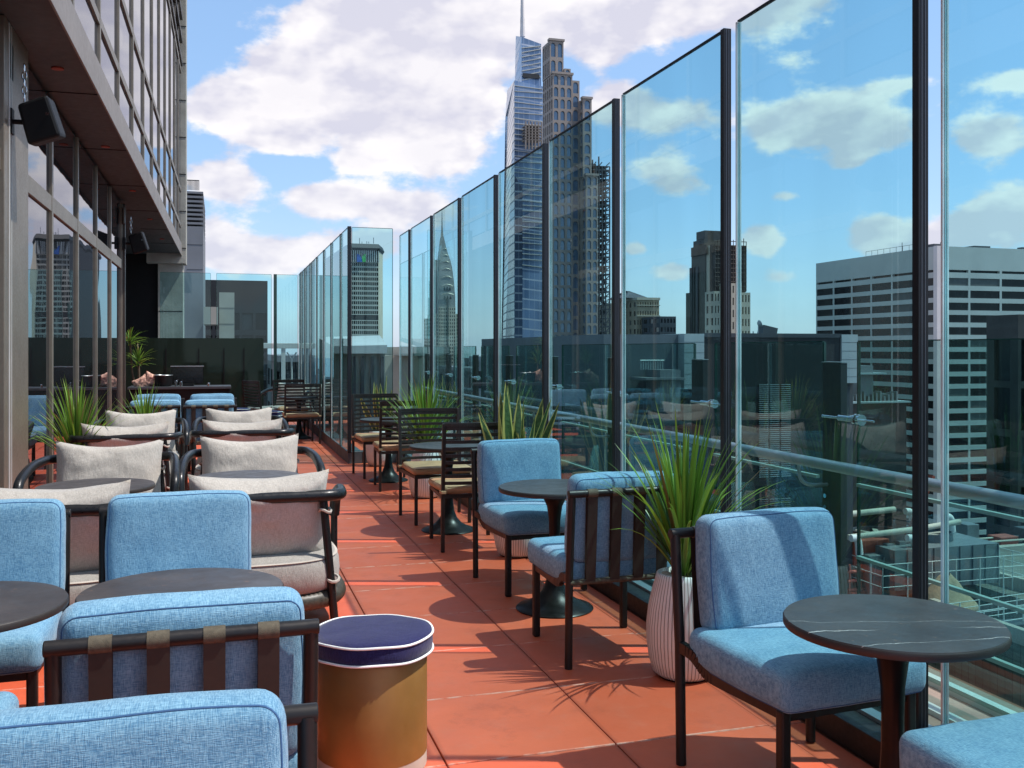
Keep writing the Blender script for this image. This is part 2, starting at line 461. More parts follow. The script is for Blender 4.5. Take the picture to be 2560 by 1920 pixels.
def deform(q, H, puff, seed):
    u = q.x / H.x; v = q.z / H.z; yy = q.y / H.y
    q = q.copy()
    q.y += (1 if q.y > 0 else -1) * puff * max(0, 1 - u ** 4) * max(0, 1 - v ** 4) * min(1, abs(yy) * 1.2)
    q.x += puff * .7 * (1 - v * v) * u; q.z += puff * .7 * (1 - u * u) * v
    return q + mnoise.noise_vector(q * 6 + Vector((seed, 0, 0))) * .004
def seam_on(w, h, t, r, side, puff, seed, rad=.0022):
    H = Vector((w / 2, t / 2, h / 2)); k = r * .29; pts = []
    a_, b_ = w / 2 - k, h / 2 - k; y = side * (t / 2 - k); rc = r * .75
    for (cx, cz, a0) in ((1, 1, 0), (-1, 1, 90), (-1, -1, 180), (1, -1, 270)):
        for i in range(6):
            a = R(a0 + 18 * i); pts.append(Vector((cx * (a_ - rc) + rc * math.cos(a), y, cz * (b_ - rc) + rc * math.sin(a))))
        nx = {0: (-1, 1), 90: (-1, -1), 180: (1, -1), 270: (1, 1)}[a0]
        p = pts[-1]; q = Vector((nx[0] * a_, y, 0)) if a0 in (90, 270) else Vector((0, y, nx[1] * b_))
        e = Vector((p.x, y, -p.z)) if a0 in (90, 270) else Vector((-p.x, y, p.z))
        for i in range(1, 10): pts.append(p.lerp(e, i / 10))
    return MB().tube([deform(p, H, puff, seed) for p in pts], rad, 6, closed=True)
def rbox(w, h, t, r, puff=.012, n=13, seed=0):
    """rounded cushion: x width, z height, y thickness"""
    mb = MB(); H = Vector((w / 2, t / 2, h / 2))
    def ticks(half):
        inner = half - r
        if inner <= 0: return [half * (-1 + 2 * i / 6) for i in range(7)]
        L = [-half, -half + r * .35, -half + r * .7]
        L += [-inner + 2 * inner * i / (n - 1) for i in range(n)]
        return L + [half - r * .7, half - r * .35, half]
    T = [ticks(H.x), [-H.y, -H.y + r * .4, -H.y + r * .8, 0, H.y - r * .8, H.y - r * .4, H.y], ticks(H.z)]
    idx = {}
    def vert(p):
        k = (round(p[0], 5), round(p[1], 5), round(p[2], 5))
        if k in idx: return idx[k]
        q = Vector(p); c = Vector([max(-(H[i] - r), min(H[i] - r, q[i])) if H[i] > r else 0 for i in range(3)])
        d = q - c
        if d.length > 1e-9: q = c + d.normalized() * r
        q = deform(q, H, puff, seed)
        idx[k] = len(mb.v); mb.v.append(q); return idx[k]
    for ax in range(3):
        a, b = [(1, 2), (2, 0), (0, 1)][ax]
        for sgn in (-1, 1):
            for i in range(len(T[a]) - 1):
                for j in range(len(T[b]) - 1):
                    q = []
                    for (di, dj) in ((0, 0), (1, 0), (1, 1), (0, 1)):
                        p = [0, 0, 0]; p[ax] = sgn * H[ax]; p[a] = T[a][i + di]; p[b] = T[b][j + dj]; q.append(vert(p))
                    if sgn < 0: q.reverse()
                    if len(set(q)) == 4: mb.f.append(q); mb.sm.append(True)
    return mb
def seam_loop(w, h, y, rc, rad=.0035):
    pts = []
    for (cx, cz, a0) in ((1, 1, 0), (-1, 1, 90), (-1, -1, 180), (1, -1, 270)):
        for k in range(6):
            a = R(a0 + 18 * k)
            pts.append((cx * (w / 2 - rc) + rc * math.cos(a), y, cz * (h / 2 - rc) + rc * math.sin(a)))
    return MB().tube(pts, rad, 6, closed=True)
def pillow(w, h, t, sag=.13, seed=0, N=22):
    mb = MB()
    for side in (1, -1):
        base = len(mb.v)
        for j in range(N + 1):
            v = -1 + 2 * j / N
            for i in range(N + 1):
                u = -1 + 2 * i / N
                x = w / 2 * u * (1 - .05 * (1 - v * v)); z = h / 2 * v * (1 - sag * (1 - u * u) * (1 if v > 0 else .25))
                th = (max(0, 1 - abs(u) ** 4) ** .6) * (max(0, 1 - abs(v) ** 5) ** .5)
                y = side * t / 2 * th
                p = Vector((x, y, z))
                w1 = mnoise.noise(Vector((u * 2.2 + seed, v * 2.2, side * 3))) * .020 * th
                rad = math.atan2(v - .9, abs(u) - 1.0)
                d = math.hypot(abs(u) - 1, abs(v) - 1)
                w2 = .010 * math.sin(rad * 15 + seed) * math.exp(-d * 3.2) * th
                p.y += side * (w1 + w2); mb.v.append(p)
        for j in range(N):
            for i in range(N):
                q = [base + j * (N + 1) + i, base + j * (N + 1) + i + 1, base + (j + 1) * (N + 1) + i + 1, base + (j + 1) * (N + 1) + i]
                if side > 0: q.reverse()
                mb.f.append(q); mb.sm.append(True)
    return mb
def rotx(a): return Matrix.Rotation(a, 4, 'X')
def T3(x, y, z): return Matrix.Translation((x, y, z))

# ------------------------------------------------------------------ things
def thing(name, label, cat, loc=(0, 0, 0), rz=0, group=None):
    o = bpy.data.objects.new(name, None); COL.objects.link(o)
    o.empty_display_size = .2
    o.location = loc; o.rotation_euler = (0, 0, rz); o['label'] = label; o['category'] = cat
    if group: o['group'] = group
    return o
def tag(o, label, cat, group=None):
    o['label'] = label; o['category'] = cat
    if group: o['group'] = group
    return o
def dup(root, loc, rz=0, label=None, group=None):
    def cp(o, par):
        c = o.copy(); COL.objects.link(c)
        if par is not None: c.parent = par
        for ch in kids.get(o.name, []): cp(ch, c)
        return c
    kids = {}
    for o in root.children_recursive: kids.setdefault(o.parent.name, []).append(o)
    r = cp(root, None)
    r.location = loc; r.rotation_euler = (0, 0, rz)
    if label: r['label'] = label
    if group: r['group'] = group
    return r

# ================================================================== FURNITURE
def make_blue_chair(loc, rz, label):
    t = thing('blue_cushion_chair', label, 'chair', loc, rz, 'blue cushioned terrace chairs')
    mf = M['frame']
    for s in (-1, 1):
        MB().tube([(s * .30, -.285, 0), (s * .30, -.295, .45), (s * .30, -.33, .862)], .0195, 12).build('leg', mf, t)
        MB().box(s * .262 - .019, s * .262 + .019, .262, .300, 0, .398).build('leg', mf, t, bevel=.008)
        p = rounded([(s * .30, -.29, .445), (s * .295, -.20, .440), (s * .285, -.13, .385), (s * .262, .275, .385)], .04, 4)
        mb = MB()
        for a, b in zip(p[:-1], p[1:]):
            if (b - a).length > 1e-4: mb.bar(a, b, .026, .044)
        mb.build('side_rail', mf, t, bevel=.003)
    MB().tube([(-.320, -.333, .865), (.320, -.333, .865)], .0195, 14).build('back_rail', mf, t, bevel=.003)
    MB().tube([(-.30, -.300, .425), (.30, -.300, .425)], .015, 12).build('lower_rail', M['wrap'], t)
    MB().bar((-.26, .275, .372), (.26, .275, .372), .026, .03).bar((-.26, .02, .372), (.26, .02, .372), .03, .02).build('seat_rail', mf, t)
    for x in (-.195, -.065, .065, .195):
        sb = MB(); sb.quad((x - .026, -.300, .43), (x + .026, -.300, .43), (x + .026, -.318, .86), (x - .026, -.318, .86))
        sb.quad((x - .026, -.317, .43), (x + .026, -.317, .43), (x + .026, -.349, .86), (x - .026, -.349, .86))
        o = sb.build('strap', M['strap'], t)
        MB().tube([(x - .026, -.333, .865), (x + .026, -.333, .865)], .0225, 14).build('strap_loop', M['wrap'], o)
    ms = T3(0, .045, .462) @ rotx(R(90))
    so = rbox(.60, .60, .135, .042, .012, seed=3).xform(ms).build('seat_cushion', M['blue'], t)
    seam_on(.60, .60, .135, .042, -1, .012, 3).xform(ms).build('seam', M['seam'], so)
    mt = T3(0, -.225, .722) @ rotx(R(6))
    bo = rbox(.585, .44, .125, .045, .012, seed=9).xform(mt).build('back_cushion', M['blue'], t)
    for sd_ in (-1, 1): seam_on(.585, .44, .125, .045, sd_, .012, 9).xform(mt).build('seam', M['seam'], bo)
    return t
PI = math.pi
blue0 = make_blue_chair((1.995, 3.095, 0), PI + R(5), 'blue cushioned chair drawn up to the far side of the big veined table at right')
BL = [
 ((2.08, 1.93, 0), R(2), 'blue seat cushion cut by the bottom right corner, in front of the veined table'),
 ((2.0, 6.24, 0), PI + R(3), 'blue chair facing the camera behind the middle table, snake plant behind it'),
 ((1.93, 4.81, 0), R(2), 'blue chair on the right seen from its strapped back, beside the spiky plant'),
 ((-.085, 2.85, 0), R(1), 'blue chair on the left seen from its strapped back, beside the gold drum stool'),
 ((-.150, 1.60, 0), PI + R(-2), 'nearest blue chair, its large back cushion filling the bottom left corner'),
 ((-.175, 4.26, 0), PI + R(2), 'blue chair facing the camera across the left round table, before the grey lounge chair'),
 ((-.93, 4.22, 0), PI + R(1), 'blue chair cut by the left picture edge, facing the camera behind a round table'),
 ((-.90, 2.98, 0), R(-2), 'blue chair at bottom left of which only a seat corner shows'),
 ((PX(525, 12.5), 12.95, 0), 0, 'distant blue chair seen from its strapped back, behind the right column of lounge chairs'),
 ((PX(533, 14.5), 14.15, 0), PI, 'distant blue chair facing the camera in front of the black bar counter'),
 ((PX(384, 12.5) - .03, 13.05, 0), R(2), 'distant blue chair seen from behind, partly hidden by the green plant on the left'),
 ((PX(396, 14.5), 14.25, 0), PI + R(-4), 'distant blue chair facing the camera beside the last bronze window frame'),
]
SH = [.02, 0, .012, .0, .035, -.008, -.012, .02, .0, .01, .03, .015]
def nudge(root, dx, tilt=0):
    for ch in root.children:
        if ch.name.startswith('back_cushion'): ch.location.x += dx; ch.rotation_euler.y = tilt
for i, (l, r_, lb) in enumerate(BL): nudge(dup(blue0, l, r_, lb), SH[i], R((i * 37 % 5 - 2) * .25))
nudge(blue0, -.05)

def make_table(loc, label, tm='top'):
    t = thing('round_table', label, 'table', loc, 0, 'round stone pedestal tables')
    k_ = .925 if tm == 'top_vein' else .97
    top = MB().lathe([(r * k_, z) for r, z in [(.33, .712), (.345, .716), (.350, .724), (.350, .734), (.347, .740), (.30, .741), (.1, .741)]], 72).build('tabletop', M[tm], t)
    MB().lathe([(r * k_, z) for r, z in [(.3490, .713), (.3515, .717), (.3515, .734), (.349, .737)]], 72).build('edge', M['topedge'], top)
    prof = [(.232, 0), (.236, .006), (.225, .016), (.17, .034), (.115, .065), (.075, .11), (.052, .17), (.040, .25), (.034, .34), (.033, .44), (.036, .54), (.047, .62), (.075, .68), (.11, .70), (.12, .712)]
    MB().lathe(prof, 48).build('pedestal', M['pedestal'], t)
    return t
make_table((1.975, 2.53, 0), 'dark stone round table with white veins at the right, nearest on that side', 'top_vein')
tab0 = make_table((1.945, 5.60, 0), 'round table between two blue chairs by the glass screen')
for l, lb in [
 ((1.90, 8.28, 0), 'round table between two dark slatted chairs with tan seats, nearer slatted set'),
 ((1.93, 11.62, 0), 'round table between two slatted chairs at the corner of the glass screen'),
 ((1.33, 17.6, 0), 'round table at the far end between two slatted chairs'),
 ((-.125, 3.56, 0), 'speckled round table in the left foreground behind the strapped blue chair'),
 ((-.83, 3.55, 0), 'round table cut by the left picture edge'),
 ((.17, 6.62, 0), 'round table between the two lounge chairs beside the walkway'),
 ((-.73, 6.45, 0), 'round table between the two lounge chairs next to the bronze column'),
]: dup(tab0, l, random.random() * 6, lb)

def make_slat_chair(loc, rz, label, cush='tan'):
    t = thing('slatted_chair', label, 'chair', loc, rz, 'dark slatted dining chairs')
    mf = M['slat']
    for s in (-1, 1):
        mb = MB(); mb.bar((s * .285, -.285, 0), (s * .285, -.29, .47), .028, .028, (0, 1, 0)); mb.bar((s * .285, -.29, .47), (s * .285, -.335, 1.0), .028, .028, (0, 1, 0))
        mb.build('leg', mf, t, bevel=.003)
        MB().bar((s * .245, .28, 0), (s * .245, .28, .435), .028, .028, (0, 1, 0)).build('leg', mf, t, bevel=.003)
        MB().bar((s * .285, -.285, .43), (s * .245, .285, .43), .022, .03).build('seat_rail', mf, t)
    MB().bar((-.245, .28, .43), (.245, .28, .43), .022, .03).bar((-.285, -.285, .43), (.285, -.285, .43), .022, .03).build('seat_rail', mf, t)
    def arc(z, yy):
        return [(x / 10 * .285, yy - .045 * (1 - (x / 10) ** 2), z) for x in range(-10, 11, 2)]
    for i in range(9):
        z = .535 + i * .0535; y = -.29 - .045 * (z - .47) / .53
        p = arc(z, y); mb = MB(); hh = .026 if i < 8 else .03
        for a, b in zip(p[:-1], p[1:]): mb.bar(a, b, .010, hh)
        mb.build('slat', mf, t)
    p = arc(.992, -.335); mb = MB()
    for a, b in zip(p[:-1], p[1:]): mb.bar(a, b, .022, .026)
    mb.build('top_rail', mf, t)
    o = rbox(.55, .57, .062, .03, .008, seed=5).xform(T3(0, .01, .478) @ rotx(R(-90))).build('seat_cushion', M[cush], t)
    seam_loop(.535, .555, .022, .04, .004).xform(T3(0, .01, .478) @ rotx(R(90))).build('piping', M['tanseam'] if cush == 'tan' else M['tie'], o)
    for s in (-1, 1):
        MB().box(s * .285 - .02, s * .285 + .02, -.32, -.255, .455, .478).build('tie', M['tan'], o, bevel=.003)
    return t
sl0 = make_slat_chair((1.93, 7.68, 0), R(1), 'dark slatted chair seen from behind, tan seat, next to the blue chair by the glass')
for l, r_, lb in [
 ((1.92, 8.87, 0), PI, 'slatted chair facing the camera behind the nearer slatted-set table'),
 ((1.97, 11.02, 0), R(1), 'slatted chair seen from behind at the table by the screen corner'),
 ((1.91, 12.14, 0), PI + R(2), 'slatted chair facing the camera in front of the corner pane and the farthest white pot'),
 ((1.29, 16.78, 0), R(3), 'slatted chair seen from behind at the far end of the walkway'),
 ((1.27, 18.5, 0), PI + R(6), 'farthest slatted chair facing the camera behind the far table'),
]: dup(sl0, l, r_, lb)
make_slat_chair((PX(668, 18.6), 18.6, 0), R(-62), 'slatted armless chair turned sideways with pale seat cushion near the far glass', 'greyfab')

def make_lounge(loc, rz, label):
    t = thing('lounge_chair', label, 'lounge chair', loc, rz, 'low lounge chairs with beige cushions')
    m = M['loungetube']
    path = rounded([(-.50, .34, .53), (-.505, .31, .665), (-.485, .02, .74), (-.44, -.36, .755), (.44, -.36, .755), (.485, .02, .74), (.505, .31, .665), (.50, .34, .53)], .12, 7)
    MB().tube(path, .033, 16).build('arm_rail', m, t)
    for s in (-1, 1):
        MB().tube([(s * .50, .345, 0), (s * .50, .34, .56)], .021, 12).build('leg', m, t)
        MB().tube([(s * .405, -.36, 0), (s * .34, -.345, .73)], .023, 12).build('leg', m, t)
    # rope wound seat ring
    pts = []; rr = []
    for k in range(240):
        a = 2 * PI * k / 240; q = (abs(math.cos(a)) ** 3 + abs(math.sin(a)) ** 3) ** (1 / 3)
        pts.append((.455 * math.cos(a) / q, .02 + .42 * math.sin(a) / q, .175)); rr.append(.052 if k % 2 else .046)
    MB().tube(pts, rr, 12, closed=True).build('rope_seat_ring', M['rope'], t, autos=False)
    MB().lathe([(.40, .165), (.42, .175), (.42, .20), (.40, .21)], 48, (0, .02, 0), squircle=3).build('seat_base', m, t)
    prof = [(.40, .215), (.445, .225), (.462, .25), (.468, .31), (.462, .375), (.44, .408), (.40, .422), (.30, .432), (.15, .437), (.02, .438)]
    so = MB().lathe(prof, 56, (0, .02, 0), squircle=3).build('seat_cushion', M['greyfab'], t, autos=False)
    MB().lathe([(.450, .398), (.456, .402), (.450, .406)], 56, (0, .02, 0), squircle=3).build('piping', M['tie'], so)
    mt = T3(0, -.225, .645) @ rotx(R(15))
    pillow(.76, .52, .27, .22, 1).xform(mt).build('back_cushion', M['beige'], t, autos=False)
    for s in (-1, 1):
        MB().tube([(s * .35 + .032 * math.cos(a), -.345 + .032 * math.sin(a), .67 + .01 * math.sin(2 * a)) for a in [k * PI / 5 for k in range(10)]], .008, 6, closed=True).build('tie', M['tie'], t)
        MB().tube([(s * .393 + .032 * math.cos(a), -.355 + .032 * math.sin(a), .29 + .015 * math.sin(a)) for a in [k * PI / 5 for k in range(10)]], .009, 6, closed=True).build('tie', M['tie'], t)
    return t
lo0 = make_lounge((.20, 5.86, 0), R(2), 'lounge chair seen from behind next to the walkway, grey seat and black rail')
for l, r_, lb in [
 ((-.82, 5.72, 0), R(-1), 'lounge chair seen from behind at the left picture edge behind blue chairs'),
 ((.225, 7.72, 0), PI, 'front-facing lounge chair nearest the walkway, behind its round table'),
 ((-.80, 7.58, 0), PI + R(-2), 'front-facing lounge chair next to the bronze column, behind its round table'),
 ((.22, 10.2, 0), R(-2), 'lounge chair seen from behind in the second pair beside the walkway'),
 ((-.86, 10.0, 0), R(3), 'lounge chair seen from behind in the second pair beside the facade plant'),
 ((.215, 11.62, 0), PI + R(1), 'front-facing lounge chair of the farther pair, beside the walkway'),
 ((-.86, 11.50, 0), PI, 'front-facing lounge chair of the farther pair, under the small green plant'),
 ((PX(722, 20.4), 20.4, 0), PI + R(-30), 'lounge chair with pale cushion at the far end before the white frame'),
]: dup(lo0, l, r_, lb)

def make_drum(loc, label):
    t = thing('drum_stool', label, 'stool', loc, 0, 'gold drum stools with navy cushions')
    MB().lathe([(.207, .055), (.207, .07), (.207, .42), (.2, .43)], 64).build('drum', M['gold'], t)
    MB().lathe([(.200, 0), (.206, .004), (.206, .0545), (.2, .0548)], 64).build('base_band', M['cream'], t)
    vs = [(.215, .432), (.226, .436), (.229, .46), (.228, .492), (.224, .502), (.19, .512), (.10, .518), (.02, .519)]
    mb = MB().lathe(vs, 64)
    wv = lambda a: .0022 * math.sin(3 * a + 1) + .0016 * math.sin(7 * a)
    for p in mb.v: p.z += wv(math.atan2(p.y, p.x)) * (math.hypot(p.x, p.y) / .22)
    o = mb.build('cushion', M['navy'], t, autos=False)
    for z in (.500, .437):
        MB().tube([(.229 * math.cos(a), .229 * math.sin(a), z + wv(a)) for a in [k * 2 * PI / 64 for k in range(64)]], .0048, 8, closed=True).build('piping', M['white_pipe'], o)
    return t
dr0 = make_drum((.553, 3.70, 0), 'gold drum stool with navy cushion and white piping in the foreground walkway')
dup(dr0, (PX(669, 17.9), 17.3, 0), 1, 'gold drum stool with navy cushion beside the far slatted chairs')
dup(dr0, (PX(592, 19.), 18.3, 0), 2, 'gold drum stool with navy cushion just right of the distant blue chairs')

# ---------------------------------------------------------------- plants
def leaf(mb, base, az, tilt, L, w, droop, segs=8, fold=.3, var=0., wprof=None, twist=0.):
    d = Vector((math.cos(az), math.sin(az), 0)); side = Vector((-math.sin(az + twist), math.cos(az + twist), 0))
    p = Vector(base); ang = tilt; ids = []
    for i in range(segs + 1):
        t = i / segs
        ww = w * (wprof(t) if wprof else min(1, .45 + 1.6 * t) * (1 - t) ** .6 + .001)
        up = d * math.sin(ang) + Vector((0, 0, math.cos(ang)))
        nrm = d * math.cos(ang) - Vector((0, 0, math.sin(ang)))
        o = len(mb.v)
        mb.v += [p - side * ww / 2 - nrm * -fold * ww * .5, p.copy(), p + side * ww / 2 - nrm * -fold * ww * .5]
        for k in range(3): mb.uv[o + k] = (k / 2, t); mb.var[o + k] = var
        ids.append(o)
        if i: 
            a = ids[-2]
            for k in range(2): mb.f.append([a + k, a + k + 1, o + k + 1, o + k]); mb.sm.append(True)
        p = p + up * (L / segs); ang += droop / segs * (.5 + t)
def make_pot(t, h=.50, rmax=.178):
    prof = [(.06, .0), (.120, .004), (.150, .03), (.167, .09), (.178, .17), (.179, .25), (.170, .33), (.152, .41), (.135, .47), (.128, .495), (.118, .498), (.112, .48), (.105, .465)]
    prof = [(r * rmax / .179, z * h / .5) for r, z in prof]
    p = MB().lathe(prof, 144, rib=0).build('pot', M['pot'], t, autos=False)
    MB().lathe([(.10, h * .93), (.106, h * .935), (.05, h * .945)], 24).build('soil', M['soil'], p)
    MB().lathe([(.12, 0), (.125, .006), (.12, .012)], 32).build('foot', M['black'], p)
    for k in range(7):
        a = k * .9 + .3; mb = MB().lathe([(.005, -.014), (.018, -.010), (.027, 0), (.02, .012), (.005, .016)], 9, (.085 * math.cos(a), .085 * math.sin(a), h * .955))
        mb.build('pebble', M['pebble'], p)
def make_spiky(loc, label, H=1.26, spread=1., nleaf=130, h=.5):
    t = thing('potted_spiky_plant', label, 'potted plant', loc, random.random() * 6, 'spiky green plants in ribbed white pots')
    make_pot(t, h)
    mb = MB(); rnd = random.Random(sum(map(ord, label)) % 999)
    for i in range(nleaf):
        k = i / nleaf; az = i * 2.39996 + rnd.uniform(-.2, .2)
        tilt = R(4) + R(52) * (k ** 1.25) * spread + rnd.uniform(-.06, .06)
        L = (H - h) * rnd.uniform(.80, 1.1) * (1 - .12 * k)
        leaf(mb, (.025 * math.cos(az), .025 * math.sin(az), h * .93 + (1 - k) * .12), az, tilt, L, rnd.uniform(.022, .034), R(rnd.uniform(10, 60)) * (.35 + k), 8, .35, rnd.uniform(0, 1.) ** 1.3)
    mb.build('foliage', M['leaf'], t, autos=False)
    MB().tube([(0, 0, h * .85), (.01, 0, h + .06), (0, .01, h + .16)], .03, 10).build('stem', M['stem'], t)
    return t
def make_snake(loc, label, H=1.1, h=.5, n=19):
    t = thing('potted_snake_plant', label, 'potted plant', loc, random.random() * 6, 'yellow edged snake plants in ribbed white pots')
    make_pot(t, h)
    mb = MB(); rnd = random.Random(len(label))
    wp = lambda t_: (.55 + .9 * t_ if t_ < .45 else 1.0 * (1 - ((t_ - .45) / .55) ** 1.7)) + .01
    for i in range(n):
        az = i * 2.4 + rnd.uniform(-.3, .3); r_ = rnd.uniform(.01, .07)
        leaf(mb, (r_ * math.cos(az), r_ * math.sin(az), h * .93), az, R(rnd.uniform(1, 27)), (H - h) * rnd.uniform(.6, 1.08), rnd.uniform(.085, .115), R(rnd.uniform(-6, 12)), 9, .22, rnd.random(), wp, rnd.uniform(-1.4, 1.4))
    mb.build('foliage', M['snake'], t, autos=False)
    return t
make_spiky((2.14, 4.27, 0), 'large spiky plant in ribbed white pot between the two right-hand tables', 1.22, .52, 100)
make_snake((2.17, 7.13, 0), 'yellow-edged snake plant behind the middle blue chair', 1.30)
make_spiky((2.09, 10.2, 0), 'spiky plant in white pot behind the nearer slatted chairs', 1.28, .72, 110)
make_snake((2.06, 13.17, 0), 'yellow-edged snake plant in the farthest white pot at the screen corner', 1.22, .48, 13)
make_spiky((-1.30, 9.95, 0), 'lush spiky plant beside the bronze column and the left lounge chairs', 1.22, .8, 130)
make_spiky((-.86, 12.42, 0), 'small spiky plant between lounge and blue chairs on the left', 1.10, .75, 60)
make_snake((-1.13, 5.02, 0), 'ribbed white pot half hidden behind the blue chair at the left edge', .62, .5, 6)
# tall dracaena by the bar
t = thing('dracaena_tree', 'slender dracaena with spiky crowns behind the left end of the bar', 'potted tree', (PX(346, 20.2), 20.2, 0))
MB().lathe([(.15, 0), (.18, .3), (.17, .36), (.14, .36)], 24).build('pot', M['black'], t)
MB().tube([(0, 0, .3), (.02, .02, .8), (0, 0, 1.35)], .022, 8).tube([(0, 0, .5), (-.12, .03, 1.2), (-.15, .0, 1.75)], .018, 8).build('stem', M['stem'], t)
mb = MB(); rnd = random.Random(4)
for (cx_, cz) in ((0, 1.3), (-.15, 1.7)):
    for i in range(46):
        leaf(mb, (cx_, 0, cz + rnd.uniform(-.08, .08)), i * 2.4, R(rnd.uniform(5, 85)), rnd.uniform(.28, .42), .03, R(45), 6, .3, rnd.random())
mb.build('foliage', M['leaf'], t, autos=False)

# ================================================================== TERRACE
def struct(o): o['kind'] = 'structure'; return o
mb = MB(); x_e = [-2.63 + .69 * k for k in range(8)]
for i in range(7):
    x0 = x_e[i]; x1 = x_e[i + 1]
    for j in range(-9, 29):
        y0 = 3.60 + .69 * j; y1 = y0 + .69
        g = .0026
        mb.box(x0 + g, x1 - g, y0 + g, y1 - g, -.05, random.uniform(-.0012, .0012))
for j in range(-9, 29):
    y0 = 3.60 + .69 * j
    mb.box(2.2045, 2.36, y0 + .0045, y0 + .6855, -.05, -.006)
struct(mb.build('terrace_floor', M['floor'], bevel=.004))
struct(MB().box(-2.7, 3.4, -2.7, 23.6, -.3, -.012).build('terrace_slab', M['grout']))

# curbs
c1 = MB().box(2.37, 2.62, -2.6, 13.62, -.006, .10).build('curb', M['curb_black'], bevel=.004)
tag(c1, 'black curb under the right-hand glass screen', 'curb')
MB().box(2.48, 2.535, -2.6, 13.6, .10, .115).box(2.595, 2.62, -2.6, 13.6, .10, .125).build('sill_strip', M['steel'], c1)
c2 = thing('stone_curb', 'grey stone curb under the far stepped glass screen', 'curb', (1.68, 18, 0))
ys = 13.48
while ys < 22.4:
    MB().box(0, .2, ys - 18 + .004, min(ys + 1.26, 22.5) - 18 - .004, -.01, .165).build('curb_block', M['curb_grey'], c2, bevel=.004); ys += 1.26
MB().box(.204, .95, -4.52, -4.32, -.01, .163).build('curb_block', M['curb_grey'], c2, bevel=.004)
# outer ledge
le = MB().box(2.625, 3.36, -2.6, 13.6, -.05, -.002).build('outer_ledge', M['ledge']); tag(le, 'brown paved ledge outside the glass screen', 'ledge')
MB().box(2.70, 2.74, -2.6, 13.6, -.002, .03).box(2.93, 2.99, -2.6, 13.6, -.002, .02).box(3.18, 3.22, -2.6, 13.6, -.002, .04).build('metal_strip', M['white_metal'], le)

# inner tall glass screen, 3.2 m
GH = 3.26
grp = 'tall glass screen panels'
def panel_y(x, yn, yf, label, edge_w=.044, z0=.105, z1=GH, post=True):
    t = thing('glass_panel', label, 'glass panel', (x, yn, 0), 0, grp)
    L = yf - yn
    MB().box(-.007, .007, .016, L - .008, z0, z1).build('pane', M['glass'], t)
    if post:
        MB().box(-edge_w / 2, edge_w / 2, -.022, .014, z0 - .02, z1 + .006).build('edge_post', M['darkmetal'], t)
        MB().box(-edge_w * .22, -edge_w * .14, -.0235, -.0222, z0, z1).box(edge_w * .12, edge_w * .2, -.0235, -.0222, z0, z1).build('groove', M['groove'], t)
    MB().box(-.014, -.0072, L - .0078, L + .002, z0, z1).box(-.003, .003, L - .0079, L + .002, z0, z1).box(.0072, .014, L - .0078, L + .002, z0, z1).build('polished_edge', M['glass_edge_pale'], t)
    MB().box(-.010, .010, .016, L - .009, z1 + .0005, z1 + .009).build('top_trim', M['darkmetal'], t)
    return t
desc = ['cut by the right picture edge', 'behind the near blue chair and veined table', 'behind the large spiky plant', 'behind the middle blue chair', 'in front of the stepped arched tower', 'in front of the tapering glass tower', 'left of the tapering glass tower, mostly sky', 'with the needle spire tower behind it', 'left of the needle spire tower', 'narrowest and last of the right-hand row']
names = ['first', 'second', 'third', 'fourth', 'fifth', 'sixth', 'seventh', 'eighth', 'ninth', 'tenth']
for k in range(-1, 8):
    yn = 3.15 + 1.498 * k; yf = yn + 1.365 if k < 7 else 14.4
    panel_y(2.565, yn - .02, yf - .02, 'tall tinted glass panel ' + desc[k + 1] if k < 7 else 'tall tinted glass panel, the last and narrowest of the right-hand row')
ysL = [13.50, 14.42, 15.68, 16.85, 18.15, 19.45, 20.75, 21.75, 22.45]
dl = ['at the outer corner by the stone curb end', 'second from the stone curb corner', 'third from the stone curb corner', 'fourth from the stone curb corner', 'fifth from the stone curb corner', 'sixth from the stone curb corner', 'seventh from the stone curb corner', 'last before the far end of the terrace']
for k in range(8):
    panel_y(1.70, ysL[k], ysL[k + 1] - .03, 'far glass panel ' + dl[k], .05, .17)
def panel_x(y, x0, x1, z0, z1, label, post=None):
    t = thing('glass_panel', label, 'glass panel', (x0, y, 0), 0, grp); L = x1 - x0
    MB().box(.006, L - .006, -.007, .007, z0, z1).build('pane', M['glass'], t)
    MB().box(L - .0055, L, -.008, .008, z0, z1).box(0, .0055, -.008, .008, z0, z1).build('polished_edge', M['glass_edge'], t)
    MB().box(.006, L - .006, -.009, .009, z1 + .0005, z1 + .006).build('top_trim', M['glass_edge'], t)
    if post is not None: MB().box(post - .035, post + .035, -.03, .03, 0, z1 + .01).build('edge_post', M['glass_edge'], t)
    return t
panel_x(13.56, 1.74, PX(982, 13.56), .165, GH, 'single glass pane facing the camera, dark grid tower with logo seen through it')
yF = 22.6
panel_x(yF, PX(400, yF), PX(527, yF), 0, GH, 'far end glass pane in front of the concrete column')
panel_x(yF, PX(541, yF), PX(679, yF), 0, GH, 'far end glass pane in front of the dark block with beige panels')
panel_x(yF, PX(688, yF), 1.68, 0, GH, 'far end glass pane before open sky, next to the stepped screen', 0)
# dark parapet at the far end
p = MB().box(PX(300, 22.4) - 1, PX(659, 22.3), 22.30, 22.45, 0, 1.82).build('dark_parapet_wall', M['green_dark']); tag(p, 'dark green glazed parapet wall behind the bar counter', 'wall')
p2 = MB()
for px in (415, 497, 560, 610): p2.box(PX(px, 22.28) - .01, PX(px, 22.28) + .01, 22.285, 22.298, 0, 1.6)
p2.build('joint', M['black'], p)

